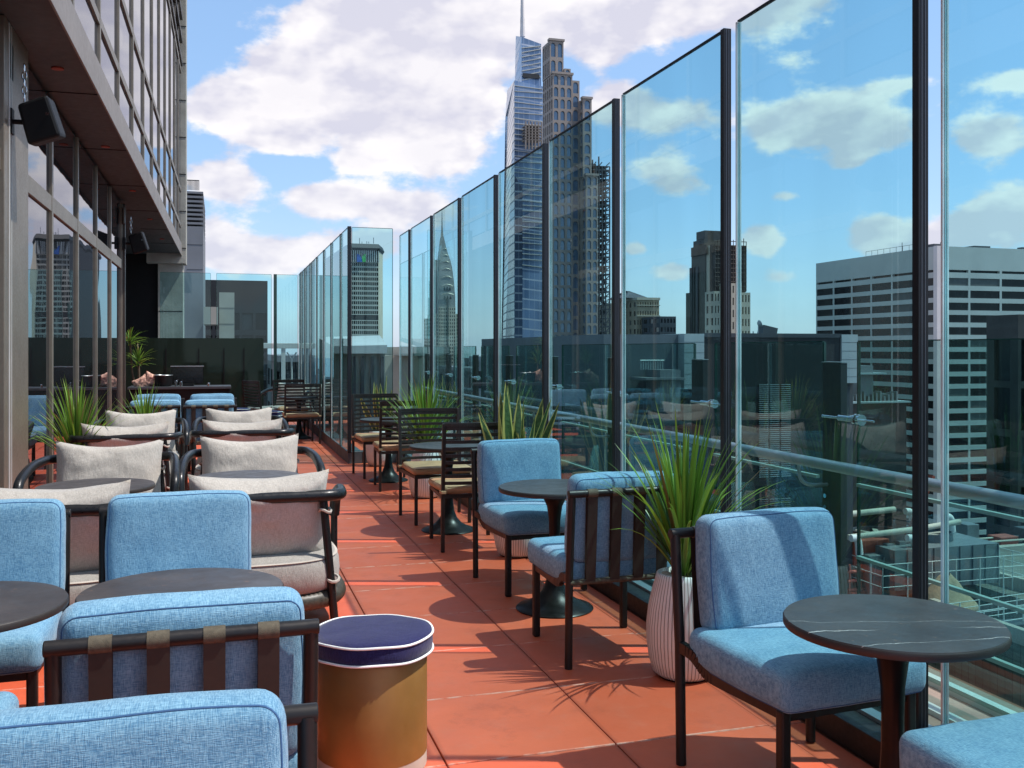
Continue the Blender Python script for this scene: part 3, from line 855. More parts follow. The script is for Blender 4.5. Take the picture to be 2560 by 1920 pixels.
# outer balustrade: posts, handrail, standoffs, low glass
for k in range(-2, 8):
    y = 4.40 + 1.498 * k
    ordn = ['out of frame', 'cut off at the right edge', 'behind the near veined table', 'right of the large spiky plant', 'left of the large spiky plant', 'behind the snake plant', 'before the arched tower', 'before the tapering glass tower', 'before the needle spire tower', 'nearest the corner pane'][k + 2]
    if y < 1.2: continue
    t = thing('balustrade_post', 'dark steel balustrade post outside the glass ' + ordn, 'post', (3.08, y, 0), 0, 'dark balustrade posts outside the screen')
    MB().box(-.02, .02, -.075, .085, 0, 1.50).build('plate', M['post_plate'], t, bevel=.002)
    MB().box(-.022, .022, -.077, .087, 1.502, 1.507).build('cap', M['steel'], t)
    MB().tube([(-.035, .06, 1.22), (-.035, -.09, 1.22)], .008, 12).tube([(-.035, -.09, 1.22), (-.035, -.20, 1.22)], .019, 14).tube([(-.035, -.20, 1.22), (-.035, -.36, 1.22)], .006, 10).build('standoff', M['chrome'], t)
    for yy in (-.215, -.25): MB().tube([(-.035, yy, 1.22), (-.035, yy - .018, 1.22)], .028, 16).build('collar', M['chrome'], t)
    MB().tube(rounded([(-.02, .04, .86), (-.14, .04, .86), (-.19, .04, .90), (-.19, .04, .985)], .05, 5), .010, 10).build('rail_bracket', M['steel'], t)
    for zz in (.74, .80): MB().tube([(-.021, .05, zz), (-.03, .05, zz)], .012, 10).build('bolt', M['chrome'], t)
hr = MB().tube([(2.87, .2, 1.0), (2.87, 14.2, 1.0)], .028, 16).build('handrail', M['steel']); tag(hr, 'round steel handrail running outside the glass screen', 'handrail')
for k in range(-2, 8):
    y0 = 4.55 + 1.498 * k
    if y0 < 0: continue
    t = thing('low_glass_panel', 'low outer glass panel ' + ['', '', 'beyond the near veined table', 'behind the near blue chair', 'behind the large spiky plant', 'behind the middle round table', 'in front of the arched tower base', 'below the tapering glass tower', 'below the needle spire tower', 'next to the grey roof cabin'][k + 2] if k > -2 else 'low outer glass panel at the right picture edge', 'glass panel', (3.12, y0, 0), 0, 'low glass balustrade panels')
    MB().box(-.005, .005, .01, 1.20, .05, 1.61).build('pane', M['glass_outer'], t)
    MB().box(-.007, .007, 1.2005, 1.212, .05, 1.61).box(-.007, .007, -.003, .0095, .05, 1.61).build('polished_edge', M['glass_edge'], t)
    MB().box(-.007, .007, .01, 1.20, 1.6105, 1.616).build('top_trim', M['glass_edge'], t)
    MB().box(-.035, -.012, .03, 1.18, .876, .892).box(-.035, -.012, .03, 1.18, .510, .526).box(-.035, -.012, .03, 1.18, .265, .283).build('cross_bar', M['pale_bar'], t)

# ================================================================== HOTEL BUILDING (left)
hb = thing('hotel_building', 'glass fronted building on the left with bronze window frames and overhanging upper storeys', 'building', (-2, 12, 0))
hl = (-2, 12, 0)
XF = -1.645
MB().box(XF - .25, XF + .045, 8.35, 9.33, 0, 4.16).build('column', M['bronze'], hb, hl, bevel=.006)
MB().box(XF + .0455, XF + .052, 8.50, 8.525, 0, 4.15).box(XF + .0455, XF + .049, 8.60, 8.615, 0, 4.15).build('column_trim', M['white_metal'], hb, hl)
muls = [10.78, 12.64, 14.5, 16.3, 18.06]
prev = 9.33
for y in muls:
    MB().box(XF - .10, XF + .022, y - .04, y + .04, .0, 4.10).build('mullion', M['bronze'], hb, hl, bevel=.004)
    MB().box(XF - .02, XF - .006, prev, y - .046, .09, 2.955).build('window_pane', M['win_near'], hb, hl)
    MB().box(XF - .02, XF - .006, prev, y - .046, 3.125, 4.10).build('window_pane', M['win_near'], hb, hl)
    MB().box(XF - .08, XF + .018, prev, y - .046, 2.96, 3.12).build('transom', M['bronze'], hb, hl, bevel=.004)
    MB().box(XF - .08, XF + .05, prev, y - .046, 0, .088).build('sill', M['bronze_dark'], hb, hl)
    prev = y + .046
for (a, b) in ((5.2, 8.349), (2.0, 5.1), (-1.2, 1.9)):
    MB().box(XF - .02, XF - .006, a, b, .09, 2.955).build('window_pane', M['win_near'], hb, hl)
    MB().box(XF - .02, XF - .006, a, b, 3.125, 4.10).build('window_pane', M['win_near'], hb, hl)
    MB().box(XF - .08, XF + .018, a, b, 2.96, 3.12).build('transom', M['bronze'], hb, hl)
    MB().box(XF - .10, XF + .07, a - .1, a - .001, 0, 4.1).build('mullion', M['bronze'], hb, hl)
    MB().box(XF - .08, XF + .05, a, b, 0, .088).build('sill', M['bronze_dark'], hb, hl)
# body behind the shopfront
MB().box(-9, XF - .3, -1.4, 18.0, 0, 4.1).build('interior_wall', M['black'], hb, hl)
MB().box(-9, XF + .06, 18.108, 18.25, 0, 4.1).build('end_wall', M['bronze_dark'], hb, hl)
# upper block, turned very slightly
UA = Vector((-1.245, 0, 0)); ang = math.atan2(.009, 1)
um = Matrix.Translation(UA) @ Matrix.Rotation(-ang, 4, 'Z')
def U(mb, name, m_, bevel=0): return mb.xform(um).build(name, m_, hb, hl, bevel=bevel)
U(MB().box(-9, -.02, -2, 28.2, 4.165, 4.30), 'soffit', M['soffit'])
sj = MB()
for y in [2, 4.9, 7.8, 10.7, 13.6, 16.5, 19.4, 22.3, 25.2]: sj.box(-.6, -.03, y, y + .012, 4.158, 4.1645)
U(sj, 'soffit_joint', M['black'])
for y in (6.2, 9.8, 13.4, 17.0, 20.6, 24.2): U(MB().lathe([(.05, 4.150), (.055, 4.152), (.055, 4.1645), (.02, 4.1648)], 20, (-.28, y, 0)), 'downlight', M['rust'])
U(MB().box(-.019, 0, -2, 28.2, 4.10, 4.42), 'fascia', M['fascia'], .004)
U(MB().box(-9, -.10, -2, 28.2, 4.305, 16), 'upper_wall', M['bronze_dark'])
cols = [-1.6 + 1.745 * k for k in range(18)]
rows = [(4.46, 4.84), (4.94, 5.80), (5.90, 9.0)]
for i in range(17):
    y0, y1 = cols[i], cols[i + 1]
    if y0 > 27.6: break
    y1 = min(y1, 27.75)
    U(MB().box(-.05, -.008, y0 - .035, y0 + .035, 4.42, 16), 'mullion', M['bronze'], .004)
    for (a, b) in rows:
        U(MB().box(-.06, -.035, y0 + .036, y1 - .036, a, b), 'window_pane', M['win_up'])
    for z in (4.84, 5.80, 9.0):
        U(MB().box(-.06, -.012, y0 + .036, y1 - .036, z, z + .10), 'transom', M['bronze'], .003)
    lv = MB()
    for q in range(11): lv.box(-.06, .02, y0 + .036, y1 - .036, 9.2 + q * .62, 9.2 + q * .62 + .12)
    U(lv, 'louvre', M['bronze_dark'])
U(MB().box(-.9, .10, 27.80, 28.5, 3.9, 16), 'corner_pier', M['concrete'])
for q in range(12): U(MB().box(-.2, .108, 27.79, 27.798, 4.3 + q, 4.32 + q), 'pier_joint', M['black'])

# far concrete return and column
cw = thing('concrete_column', 'pale concrete column with a slanted shadow beyond the far glass, under the overhang', 'column', (-1.3, 28, 0))
MB().box(-.32, .33, 0, .8, -6, 4.17).build('shaft', M['concrete'], cw, bevel=.01)
MB().box(-.30, .31, -.004, -.0005, 1.25, 1.27).box(-.30, .31, -.004, -.0005, 2.6, 2.62).build('joint', M['black'], cw)
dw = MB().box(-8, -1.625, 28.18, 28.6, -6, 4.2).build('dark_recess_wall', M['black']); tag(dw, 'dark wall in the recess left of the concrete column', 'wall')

# speakers
def speaker(loc, label):
    t = thing('wall_speaker', label, 'loudspeaker', loc, 0, 'black wall loudspeakers')
    mb = MB()
    vs = [(-.13, -.10, -.17), (.13, -.14, -.16), (.15, .12, -.13), (-.11, .13, -.15), (-.12, -.10, .16), (.12, -.14, .18), (.14, .11, .19), (-.10, .13, .16)]
    mb.add(vs, [(3, 2, 1, 0), (4, 5, 6, 7), (0, 1, 5, 4), (1, 2, 6, 5), (2, 3, 7, 6), (3, 0, 4, 7)])
    b = mb.xform(Matrix.Rotation(R(-16), 4, 'Y')).build('cabinet', M['black'], t, bevel=.025)
    MB().box(-.012, .012, -.004, 0, -.012, .012).xform(T3(.07, -.136, .05)).build('badge', M['chrome'], b)
    MB().box(-.25, -.20, -.05, .05, -.1, .1).tube([(-.2, 0, 0), (-.1, 0, 0)], .02, 8).build('bracket', M['black'], t)
    m2 = MB()
    for k in range(5):
        z = .20 + k * .058
        pts = [(-.12 + .016 * math.cos(a) * (k % 2), .016 * math.cos(a) * ((k + 1) % 2), z + .036 * math.sin(a)) for a in [q * PI / 5 for q in range(10)]]
        m2.tube(pts, .005, 6, closed=True)
    m2.build('safety_chain', M['chrome'], t)
    MB().box(-.24, -.215, -.09, .09, .34, .62).build('wall_plate', M['bronze_dark'], t)
    return t
speaker((-1.385, 8.6, 3.39), 'black loudspeaker hanging on the near bronze column under the soffit')
speaker((-1.36, 18.0, 3.40), 'black loudspeaker mounted at the far end of the facade')

# ================================================================== BAR
yB = 19.2
bx0, bx1 = PX(322, yB), PX(575, yB)
bar = thing('bar_counter', 'long black bar counter with grey top at the far end', 'bar counter', ((bx0 + bx1) / 2, yB, 0))
w = (bx1 - bx0) / 2
MB().box(-w, w, 0, .7, 0, .83).build('front', M['black'], bar, bevel=.01)
MB().box(-w - .02, w + .02, -.05, .75, .832, .88).build('top', M['slate_clad'], bar, bevel=.006)
zt = .885
s_ = thing('register_screen', 'black cash register screen on the bar counter', 'screen', (PX(467, yB), yB + .3, zt))
MB().box(-.29, .29, -.02, .02, .04, .36).build('display', M['screenglass'], s_, bevel=.008)
MB().box(-.30, .30, -.025, .05, .362, .378).build('top_edge', M['steel'], s_)
MB().box(-.12, .12, -.08, .10, -.002, .04).build('stand', M['black'], s_, bevel=.006)
s_ = thing('ice_bucket', 'squat black bucket on the bar, left of the register screen', 'bucket', (PX(407, yB), yB + .2, zt))
MB().lathe([(.12, 0), (.15, .01), (.165, .20), (.155, .205), (.14, .03)], 28).build('bucket', M['black'], s_)
MB().tube([(.165 * math.cos(a), .165 * math.sin(a), .205) for a in [k * PI / 12 for k in range(24)]], .008, 6, closed=True).build('rim', M['steel'], s_)
for i, (px, dz, rr, lb) in enumerate(((378, .12, 20, 'crumpled pink floral cushion leaning on the black bucket'), (352, .06, -30, 'crumpled pink floral cushion at the left end of the bar'))):
    o = pillow(.30, .26, .16, .2, 4 + i, 14).xform(Matrix.Rotation(R(rr), 4, 'Y')).build('floral_cushion', M['red_fab'], autos=False)
    o.location = (PX(px, yB), yB + .25, zt + dz); tag(o, lb, 'cushion', 'pink floral cushions on the bar')
# glasses/bottles
for i, (px, hh) in enumerate(((440, .10), (452, .08), (521, .05))):
    o = MB().lathe([(.02, 0), (.028, .004), (.03, hh), (.02, hh + .01)], 12).build('small_jar', M['chrome']); o.location = (PX(px, yB), yB + .05, zt)
    tag(o, ['small metal jar at the foot of the register screen, left one', 'shorter metal jar below the middle of the register screen', 'low metal dish on the bar right of the register screen'][i], 'jar')

# white frame beyond far end
wf = thing('white_frame', 'white steel beam and posts of a rooftop frame beyond the far glass', 'frame', (0, 26, 0))
MB().box(PX(658, 26), PX(840, 26), 0, .25, 1.60, 1.74).build('beam', M['white_metal'], wf, bevel=.01)
for px in (709, 767): MB().box(PX(px, 26) - .05, PX(px, 26) + .05, .02, .22, -3, 1.598).build('post', M['white_metal'], wf)
MB().tube([(PX(718, 26), .1, 1.5), (PX(730, 26), .1, 1.32), (PX(742, 26), .1, 1.5)], .02, 8).tube([(PX(730, 26), .1, 1.32), (PX(730, 26), .1, .7)], .02, 8).build('brace', M['white_metal'], wf)
# roof cabin behind the corner pane
rc = thing('roof_cabin', 'grey green rooftop cabin with sloping roof edge behind the screen corner', 'cabin', (2.6, 17, 0))
xa, xb, xm = PX(830, 17), PX(1105, 17), PX(962, 17)
lx = lambda x: x - 2.6
MB().box(lx(xa), lx(xm), 0, 2.5, -2, 1.50).build('wall', M['green_grey'], rc)
MB().box(lx(xm) + .004, lx(xb), .55, 3.4, -2, 1.46).build('wall', M['beige_clad'], rc)
mb = MB()
for px in (884, 905, 930, 955): mb.box(lx(PX(px, 17)) - .03, lx(PX(px, 17)) + .03, -.06, -.002, -1, 1.45)
mb.build('rib', M['slate_clad'], rc)
MB().add([(lx(xa), -.25, 1.50), (lx(xm), -.25, 1.50), (lx(xm) + .25, 2.8, 1.50), (lx(xa), 2.8, 1.50), (lx(xa), -.25, 1.64), (lx(xm), -.25, 1.66), (lx(xm) + .35, 2.8, 1.86), (lx(xa), 2.8, 1.80)], []) 
r1 = MB(); r1.add([(lx(xa), -.25, 1.503), (lx(xm), -.25, 1.503), (lx(xm) + .25, 2.8, 1.503), (lx(xa), 2.8, 1.503), (lx(xa), -.25, 1.63), (lx(xm), -.25, 1.65), (lx(xm) + .35, 2.8, 1.86), (lx(xa), 2.8, 1.82)],
 [(3, 2, 1, 0), (4, 5, 6, 7), (0, 1, 5, 4), (1, 2, 6, 5), (2, 3, 7, 6), (3, 0, 4, 7)]); r1.build('roof', M['light_clad'], rc)
MB().box(lx(xm) + .36, lx(xb) + .1, .3, 3.6, 1.462, 1.62).build('roof', M['white_metal'], rc)

# ================================================================== CITY
def face_grid(wall, panes, o, u, n, W, z0, z1, nu, nz, fw, fh, inset, arch=False, padtop=0, foot=.5):
    """wall with real openings. o: lower left corner, u: along, n: outward. foot: share of free height below the opening"""
    o = Vector(o); u = Vector(u); n = Vector(n); up = Vector((0, 0, 1))
    P = lambda a, z, d=0: o + u * a + up * (z - z0) - n * d
    zt_ = z1 - padtop
    if padtop: wall.quad(P(0, zt_), P(W, zt_), P(W, z1), P(0, z1))
    cw_, ch = W / nu, (zt_ - z0) / nz
    for i in range(nu):
        for j in range(nz):
            a0, b0 = i * cw_, z0 + j * ch
            ax, bx = a0 + cw_ * (1 - fw) / 2, a0 + cw_ * (1 + fw) / 2
            zb = b0 + ch * (1 - fh) * foot; zu = zb + ch * fh
            a1, b1 = a0 + cw_, b0 + ch
            wall.quad(P(a0, b0), P(a1, b0), P(a1, zb), P(a0, zb))
            wall.quad(P(a0, zb), P(ax, zb), P(ax, b1), P(a0, b1)); wall.quad(P(bx, zb), P(a1, zb), P(a1, b1), P(bx, b1))
            if arch:
                rise = min((bx - ax) / 2, ch * fh * .5); N = 5; top = []
                for k in range(N + 1):
                    th = PI * k / N
                    top.append(((ax + bx) / 2 - (bx - ax) / 2 * math.cos(th), zu - rise + rise * math.sin(th)))
            else: top = [(ax, zu), (bx, zu)]
            for (p, q) in zip(top[:-1], top[1:]):
                wall.quad(P(p[0], p[1]), P(q[0], q[1]), P(q[0], b1), P(p[0], b1))
            ring = [(ax, zb), (bx, zb)] + list(reversed(top))
            for k in range(len(ring)):
                p, q = ring[k], ring[(k + 1) % len(ring)]
                wall.quad(P(*q), P(*p), P(p[0], p[1], inset), P(q[0], q[1], inset))
            panes.append([P(a, z, inset) for a, z in ring])
def block(wall, panes, x0, x1, y0, y1, z0, z1, front=None, side=None, inset=.6, arch=False, padtop=0, foot=.5):
    if front: face_grid(wall, panes, (x0, y0, z0), (1, 0, 0), (0, -1, 0), x1 - x0, z0, z1, *front, inset, arch, padtop, foot)
    else: wall.quad((x0, y0, z0), (x1, y0, z0), (x1, y0, z1), (x0, y0, z1))
    if side: face_grid(wall, panes, (x0, y1, z0), (0, -1, 0), (-1, 0, 0), y1 - y0, z0, z1, *side, inset, arch, padtop, foot)
    else: wall.quad((x0, y1, z0), (x0, y0, z0), (x0, y0, z1), (x0, y1, z1))
    wall.quad((x1, y0, z0), (x1, y1, z0), (x1, y1, z1), (x1, y0, z1))
    wall.quad((x1, y1, z0), (x0, y1, z0), (x0, y1, z1), (x1, y1, z1))
    wall.quad((x0, y0, z1), (x1, y0, z1), (x1, y1, z1), (x0, y1, z1))
def finish(t, wall, panes, wm, pm, key=None):
    at = t.location.copy()
    wall.build('wall', wm, t, at)
    eye = Vector((0, 0, EYE))
    def big(p):
        c = sum(p, Vector()) / len(p); d = (c - eye).length
        vis = 1 if c.z > -30 else .01
        return -(((p[1] - p[0]).length * abs(p[-1].z - p[0].z)) / d / d) * vis
    panes.sort(key=big)
    rb = random.Random(5)
    for p in panes[:100]: MB().quad(*p).build('window', M['blind'] if (pm is not M['win_blue'] and rb.random() < .14) else pm, t, at)
    if len(panes) > 100:
        mb = MB()
        for p in panes[100:]: mb.quad(*p)
        mb.build('window', pm, t, at, kind='stuff')

GZ = -118.0
g = MB().quad((-9000, -3000, GZ), (12000, -3000, GZ), (12000, 14000, GZ), (-9000, 14000, GZ)).build('ground', M['ground']); struct(g)

# --- wide pale office tower with ribbon windows
Y0 = 240; xc = PX(2343, Y0); y1 = xc / ((.9580 * (2040 - CX0) / FOC + .28654) / (.9580 - .28654 * (2040 - CX0) / FOC))
zt_ = PZ(2343, 615, Y0)
t = thing('ribbon_window_tower', 'wide pale office tower with rows of black ribbon windows at the right', 'building', (xc, Y0, GZ))
wall, panes = MB(), []
x1 = PX(2800, Y0); rowh = 3.66; nz = int((zt_ - 8.6 - GZ) / rowh); zb = zt_ - 8.6 - nz * rowh
block(wall, panes, xc, x1, Y0, y1, zb, zt_ - 8.6, (6, nz, .94, .62), (6, nz, .94, .62), .3)
face_grid(wall, panes, (xc, Y0, zt_ - 8.6), (1, 0, 0), (0, -1, 0), x1 - xc, zt_ - 8.6, zt_, 6, 1, .93, .09, .9, foot=.12)
face_grid(wall, panes, (xc, y1, zt_ - 8.6), (0, -1, 0), (-1, 0, 0), y1 - Y0, zt_ - 8.6, zt_, 6, 1, .93, .09, .9, foot=.12)
wall.quad((xc, Y0, zt_), (x1, Y0, zt_), (x1, y1, zt_), (xc, y1, zt_))
finish(t, wall, panes, M['w_concrete'], M['win_w'])
wx = PX(2369, Y0) - xc
MB().box(-.35, wx, -.35, 1.2, 0, zt_ - GZ + .05).build('corner_column', M['w_white'], t)
mb = MB(); zr = zt_ - GZ
mb.tube([(8, 8, zr), (8, 8, zr + 2.2)], .12, 6).tube([(2, 18, zr), (2, 18, zr + 3)], .1, 6)
for k in range(9): mb.tube([(.6, 10 + 3 * k, zr), (.6, 10 + 3 * k, zr + 1.6)], .06, 5)
mb.tube([(.6, 10, zr + 1.6), (.6, 34, zr + 1.6)], .06, 5).box(3, 7, 5, 9, zr, zr + 1.3).box(16, 22, 3, 9, zr, zr + .9).box(34, 36, 3, 5, zr, zr + 1)
mb.build('roof_plant', M['slate_clad'], t)

# --- dark tower on the right edge
Y0 = 150; xa = PX(2466, Y0); zt_ = PZ(2466, 785, Y0)
xa = PX(2466, Y0 + 8)
t = thing('dark_pier_tower', 'very dark tower with vertical piers cut by the right picture edge', 'building', (xa, Y0, GZ))
wall, panes = MB(), []
block(wall, panes, xa, xa + 32, Y0, Y0 + 8, GZ, zt_, (12, 13, .5, .86), (1, 13, .5, .86), .6, padtop=4)
finish(t, wall, panes, M['brown_clad'], M['win_w'])

# --- stepped tower with arched windows
YA = 380
def X_(px): return PX(px, YA)
def Z_(py): return V(1420, py, YA).z
t = thing('arched_stepped_tower', 'tall taupe tower stepping down to the right with arched windows', 'building', (X_(1400), YA, GZ))
wall, panes = MB(), []
def ablock(pl, pr_, ptop, dy0, pfar, nu, ns, fh=9.6, zbot=None):
    dy1 = X_(pl) / PX(pfar, 1.) - YA
    z1 = Z_(ptop); z0 = GZ if zbot is None else Z_(zbot)
    nz = max(1, round((z1 - z0) / fh))
    block(wall, panes, X_(pl), X_(pr_), YA + dy0, YA + dy1, z0, z1, (nu, nz, .66, .80), (ns, nz, .58, .80), .6, True, foot=.4)
ablock(1380.5, 1415, 99, 3, 1356, 2, 4, 7, 187)
ablock(1382, 1431, 187, 0, 1357, 3, 5, 4.9)
ablock(1415.5, 1431, 168, 2, 1404, 1, 1, 3.2, 187)
ablock(1431.5, 1451, 198, 1, 1420, 1, 1, 5.8)
ablock(1449, 1470.5, 250, -4, 1428, 1, 3, 4.9, 444)
ablock(1450.5, 1479, 444, -7, 1440, 2, 2, 4.3)
finish(t, wall, panes, M['arch_stone'], M['win_blue'])
b = t.location
for (pl, pr_, pt, dy) in ((1380.5, 1415, 99, 3), (1382, 1431, 187, 0), (1449, 1470.5, 250, -4), (1450.5, 1479, 444, -7)):
    MB().box(X_(pl) - .4, X_(pr_) + .4, YA + dy - .4, YA + dy + 2, Z_(pt) + .01, Z_(pt) + .9).build('cornice', M['arch_stone'], t, b)
for px in (1388, 1400): MB().tube([V(px, 187, YA + 1), V(px, 183, YA + 1)], .5, 6).build('vent', M['white_metal'], t, b)

# scaffold hoist tower beside it
t = thing('scaffold_tower', 'narrow lattice scaffold hoist beside the arched tower', 'scaffold', (X_(1494), YA - 2, GZ))
mb = MB(); xs = [X_(p) for p in (1474, 1481, 1488, 1496, 1505, 1515)]
zb, ze = Z_(905), Z_(416)
for i, x in enumerate(xs):
    for dy in (-4, 3): mb.tube([(x, YA + dy, GZ), (x, YA + dy, ze + (4 if i == 2 else 0) - (3 if i == 0 else 0))], .32, 5)
nz = 46
for k in range(nz):
    z = zb + (ze - zb) * k / (nz - 1)
    mb.box(xs[0], xs[-1], YA - 4.2, YA + 3, z, z + (.6 if k % 4 == 0 else .22))
    for j in range(5):
        if (k * 2 + j) % 5 < 2: mb.quad((xs[j], YA - 1, z), (xs[j + 1], YA - 1, z), (xs[j + 1], YA - 1, z + (ze - zb) / nz * .9), (xs[j], YA - 1, z + (ze - zb) / nz * .9))
        if (k + j) % 2: mb.tube([(xs[j], YA - 4.1, z), (xs[j + 1], YA - 4.1, z + (ze - zb) / nz)], .2, 4)
mb.build('lattice', M['slate_clad'], t, t.location)
t['category'] = 'scaffold'

# --- tapering glass tower with mast
YG = 430
t = thing('tapering_glass_tower', 'blue glass tower with slanted roofs and a tall white mast', 'building', (PX(1320, YG), YG, GZ))
def prism(bot, top, m_, name, caps=True, par=None):
    mb = MB(); n = len(bot); mb.add(bot + top, [tuple(range(n, 2 * n))] + [(i, (i + 1) % n, n + (i + 1) % n, n + i) for i in range(n)])
    return mb.build(name, m_, par or t, (par or t).location)
def G(px, py, Y=YG): return V(px, py, Y)
A0, B0 = G(1286, 1000), G(1357, 1000)
fY = YG + 62
A0.z = B0.z = GZ
D0 = G(1243, 900, fY); D0.z = GZ; C0 = Vector((B0.x, fY, GZ))
A1, B1 = G(1286, 201), G(1357, 216); D1 = G(1268, 226, fY); C1 = Vector((B1.x, fY, B1.z))
mb = MB(); mb.add([A0, B0, B1, A1], [(0, 1, 2, 3)]); mb.add([B0, C0, C1, B1], [(0, 1, 2, 3)]); mb.add([A1, B1, C1, D1], [(0, 1, 2, 3)]); mb.add([C0, D0, D1, C1], [(0, 1, 2, 3)])
mb.build('front_curtain_wall', M['curtain_blue'], t, t.location)
mb = MB(); mb.add([D0, A0, A1, D1], [(0, 1, 2, 3)]); mb.build('side_curtain_wall', M['curtain_silver'], t, t.location)
mb = MB(); Yu = YG + 6; a, b_, c_ = G(1304, 205, Yu), G(1353, 215, Yu), G(1353, 110, Yu); d = G(1304, 92, Yu)
l0, l1 = G(1287, 205, Yu + 22), G(1289.5, 90, Yu + 22)
mb.add([a, b_, c_, d], [(0, 1, 2, 3)]); mb.add([d, c_, Vector((c_.x, Yu + 30, c_.z)), l1], [(0, 1, 2, 3)]); mb.add([b_, Vector((b_.x, Yu + 30, b_.z)), Vector((c_.x, Yu + 30, c_.z)), c_], [(0, 1, 2, 3)])
mb.add([l0, a, d, l1], [(0, 1, 2, 3)])
mb.build('crown', M['curtain_blue'], t, t.location)
mp = G(1306.5, 92, Yu + 10); mt_ = G(1304, -95, Yu + 10)
mb = MB(); n = 14; pts = [mp.lerp(Vector((mp.x - .3, mp.y, mt_.z)), k / n) for k in range(n + 1)]
mb.tube(pts, [1.35 * (1 - .75 * k / n) * (1 if k % 2 else .93) for k in range(n + 1)], 8)
mb.build('mast', M['w_white'], t, t.location)
# slanted spandrel ribs as real bands, roofs, plant deck
for k in range(34):
    mb = MB(); py = 214 + k * 13.5
    a = G(1286, py, YG - .25); b_ = G(1356, py + (5 if k % 3 else 9), YG - .25)
    mb.bar(a, b_, .42, .34).build('spandrel_band', M['w_concrete'], t, t.location)
for k in range(8):
    py = 116 + k * 11.5
    if py < 205: MB().bar(G(1304, py + 4, Yu - .3), G(1352, py - 5 + (4 if py < 120 else 0), Yu - .3), .5, .4).build('spandrel_band', M['w_concrete'], t, t.location)
MB().quad(G(1287.5, 1000, YG - .55), G(1306, 1000, YG - .55), G(1306, 470, YG - .55), G(1287.5, 440, YG - .55)).build('dark_facet', M['curtain_dark'], t, t.location)
MB().box(G(1306, 193, Yu).x, G(1347, 193, Yu).x, Yu - 1.2, Yu - .35, G(1306, 195, Yu).z, G(1306, 184, Yu).z).build('plant_deck', M['dark_clad'], t, t.location)
mb = MB()
for (x0, x1, p0, p1) in ((1312, 1352, 310, 350),): 
    for q in range(6): mb.box(PX(x0, YG - 6), PX(x1, YG - 6), YG - 7, YG - 1, V(x0, p1 - q * 7, YG - 6).z, V(x0, p1 - q * 7 - 1.6, YG - 6).z)
    for q in range(6): mb.box(PX(x0 + q * 8, YG - 6), PX(x0 + q * 8, YG - 6) + .5, YG - 7, YG - 6, V(x0, 380, YG).z, V(x0, 312, YG).z)
mb.build('balcony_frame', M['arch_stone'], t, t.location)

# --- grid tower with logo (octagonal slab)
YM = 330
t = thing('grid_slab_tower', 'dark slab tower with pale window grid and a blue and green roof sign', 'building', (PX(905, YM), YM, GZ))
x0, x1 = PX(873, YM), PX(946, YM); xr = PX(957, YM + 12); xl = PX(812, YM + 60)
zt_ = PZ(900, 626, YM); ztop = PZ(900, 609, YM); zbm = PZ(900, 1000, YM)
wall, panes = MB(), []
Zm = lambda py: PZ(900, py, YM)
face_grid(wall, panes, (x0, YM, Zm(787)), (1, 0, 0), (0, -1, 0), x1 - x0, Zm(787), Zm(655), 14, 11, .78, .66, .5)
face_grid(wall, panes, (x0, YM, Zm(1000)), (1, 0, 0), (0, -1, 0), x1 - x0, Zm(1000), Zm(800), 14, 16, .78, .66, .5)
Pf = lambda x, y, z: Vector((x, y, z))
finish(t, wall, panes, M['grid_stone'], M['win_w'])
L0 = t.location
MB().quad(Pf(x0, YM, Zm(800)), Pf(x1, YM, Zm(800)), Pf(x1, YM + .0, Zm(787)), Pf(x0, YM, Zm(787))).build('mechanical_band', M['dark_clad'], t, L0)
MB().quad(Pf(x0, YM, Zm(655)), Pf(x1, YM, Zm(655)), Pf(x1, YM, zt_), Pf(x0, YM, zt_)).build('louvre_band', M['dark_clad'], t, L0)
mb = MB()
for k in range(15): xx = x0 + (x1 - x0) * k / 14; mb.box(xx - .14, xx + .14, YM - .5, YM - .002, Zm(655), zt_)
mb.build('fin', M['w_concrete'], t, L0)
MB().quad(Pf(x1, YM, GZ), Pf(xr, YM + 12, GZ), Pf(xr, YM + 12, zt_), Pf(x1, YM, zt_)).build('corner_wall', M['limestone'], t, L0)
MB().quad(Pf(xl, YM + 60, GZ), Pf(x0, YM, GZ), Pf(x0, YM, zt_), Pf(xl, YM + 60, zt_)).build('side_wall', M['dark_clad'], t, L0)
MB().quad(Pf(x0, YM, GZ), Pf(x1, YM, GZ), Pf(x1, YM, Zm(1000)), Pf(x0, YM, Zm(1000))).build('lower_wall', M['grid_stone'], t, L0)
o_ = [Pf(x0, YM, 0), Pf(x1, YM, 0), Pf(xr, YM + 12, 0), Pf(xr, YM + 60, 0), Pf(xl, YM + 62, 0)]
cen = Vector((PX(905, YM), YM + 20, 0))
def ringz(z, e): return [Vector((cen.x + (p.x - cen.x) * e, cen.y + (p.y - cen.y) * e, z)) for p in o_]
prism(ringz(zt_, 1.0), ringz(zt_ + .8, 1.06), M['dark_clad'], 'parapet')
prism(ringz(zt_ + .8, 1.06), ringz(ztop, 1.0), M['dark_clad'], 'parapet')
mb = MB()
for px, h_ in ((899, 14), (905, 5), (917, 6), (922, 5), (934, 15)): mb.tube([V(px, 609, YM + 6), V(px, 609 - h_, YM + 6)], .12, 5)
mb.build('antenna', M['grey_clad'], t, L0)
def poly(pts, name, m_): return MB().quad(*[V(a, b, YM - .7) for a, b in pts]).build(name, m_, t, L0)
poly([(892, 655), (906, 655), (904, 645), (899, 637), (892, 634)], 'blue_emblem', M['logo_blue'])
poly([(906.5, 655), (914, 655), (914.5, 634), (908, 637), (904.5, 644)], 'green_emblem', M['logo_green'])

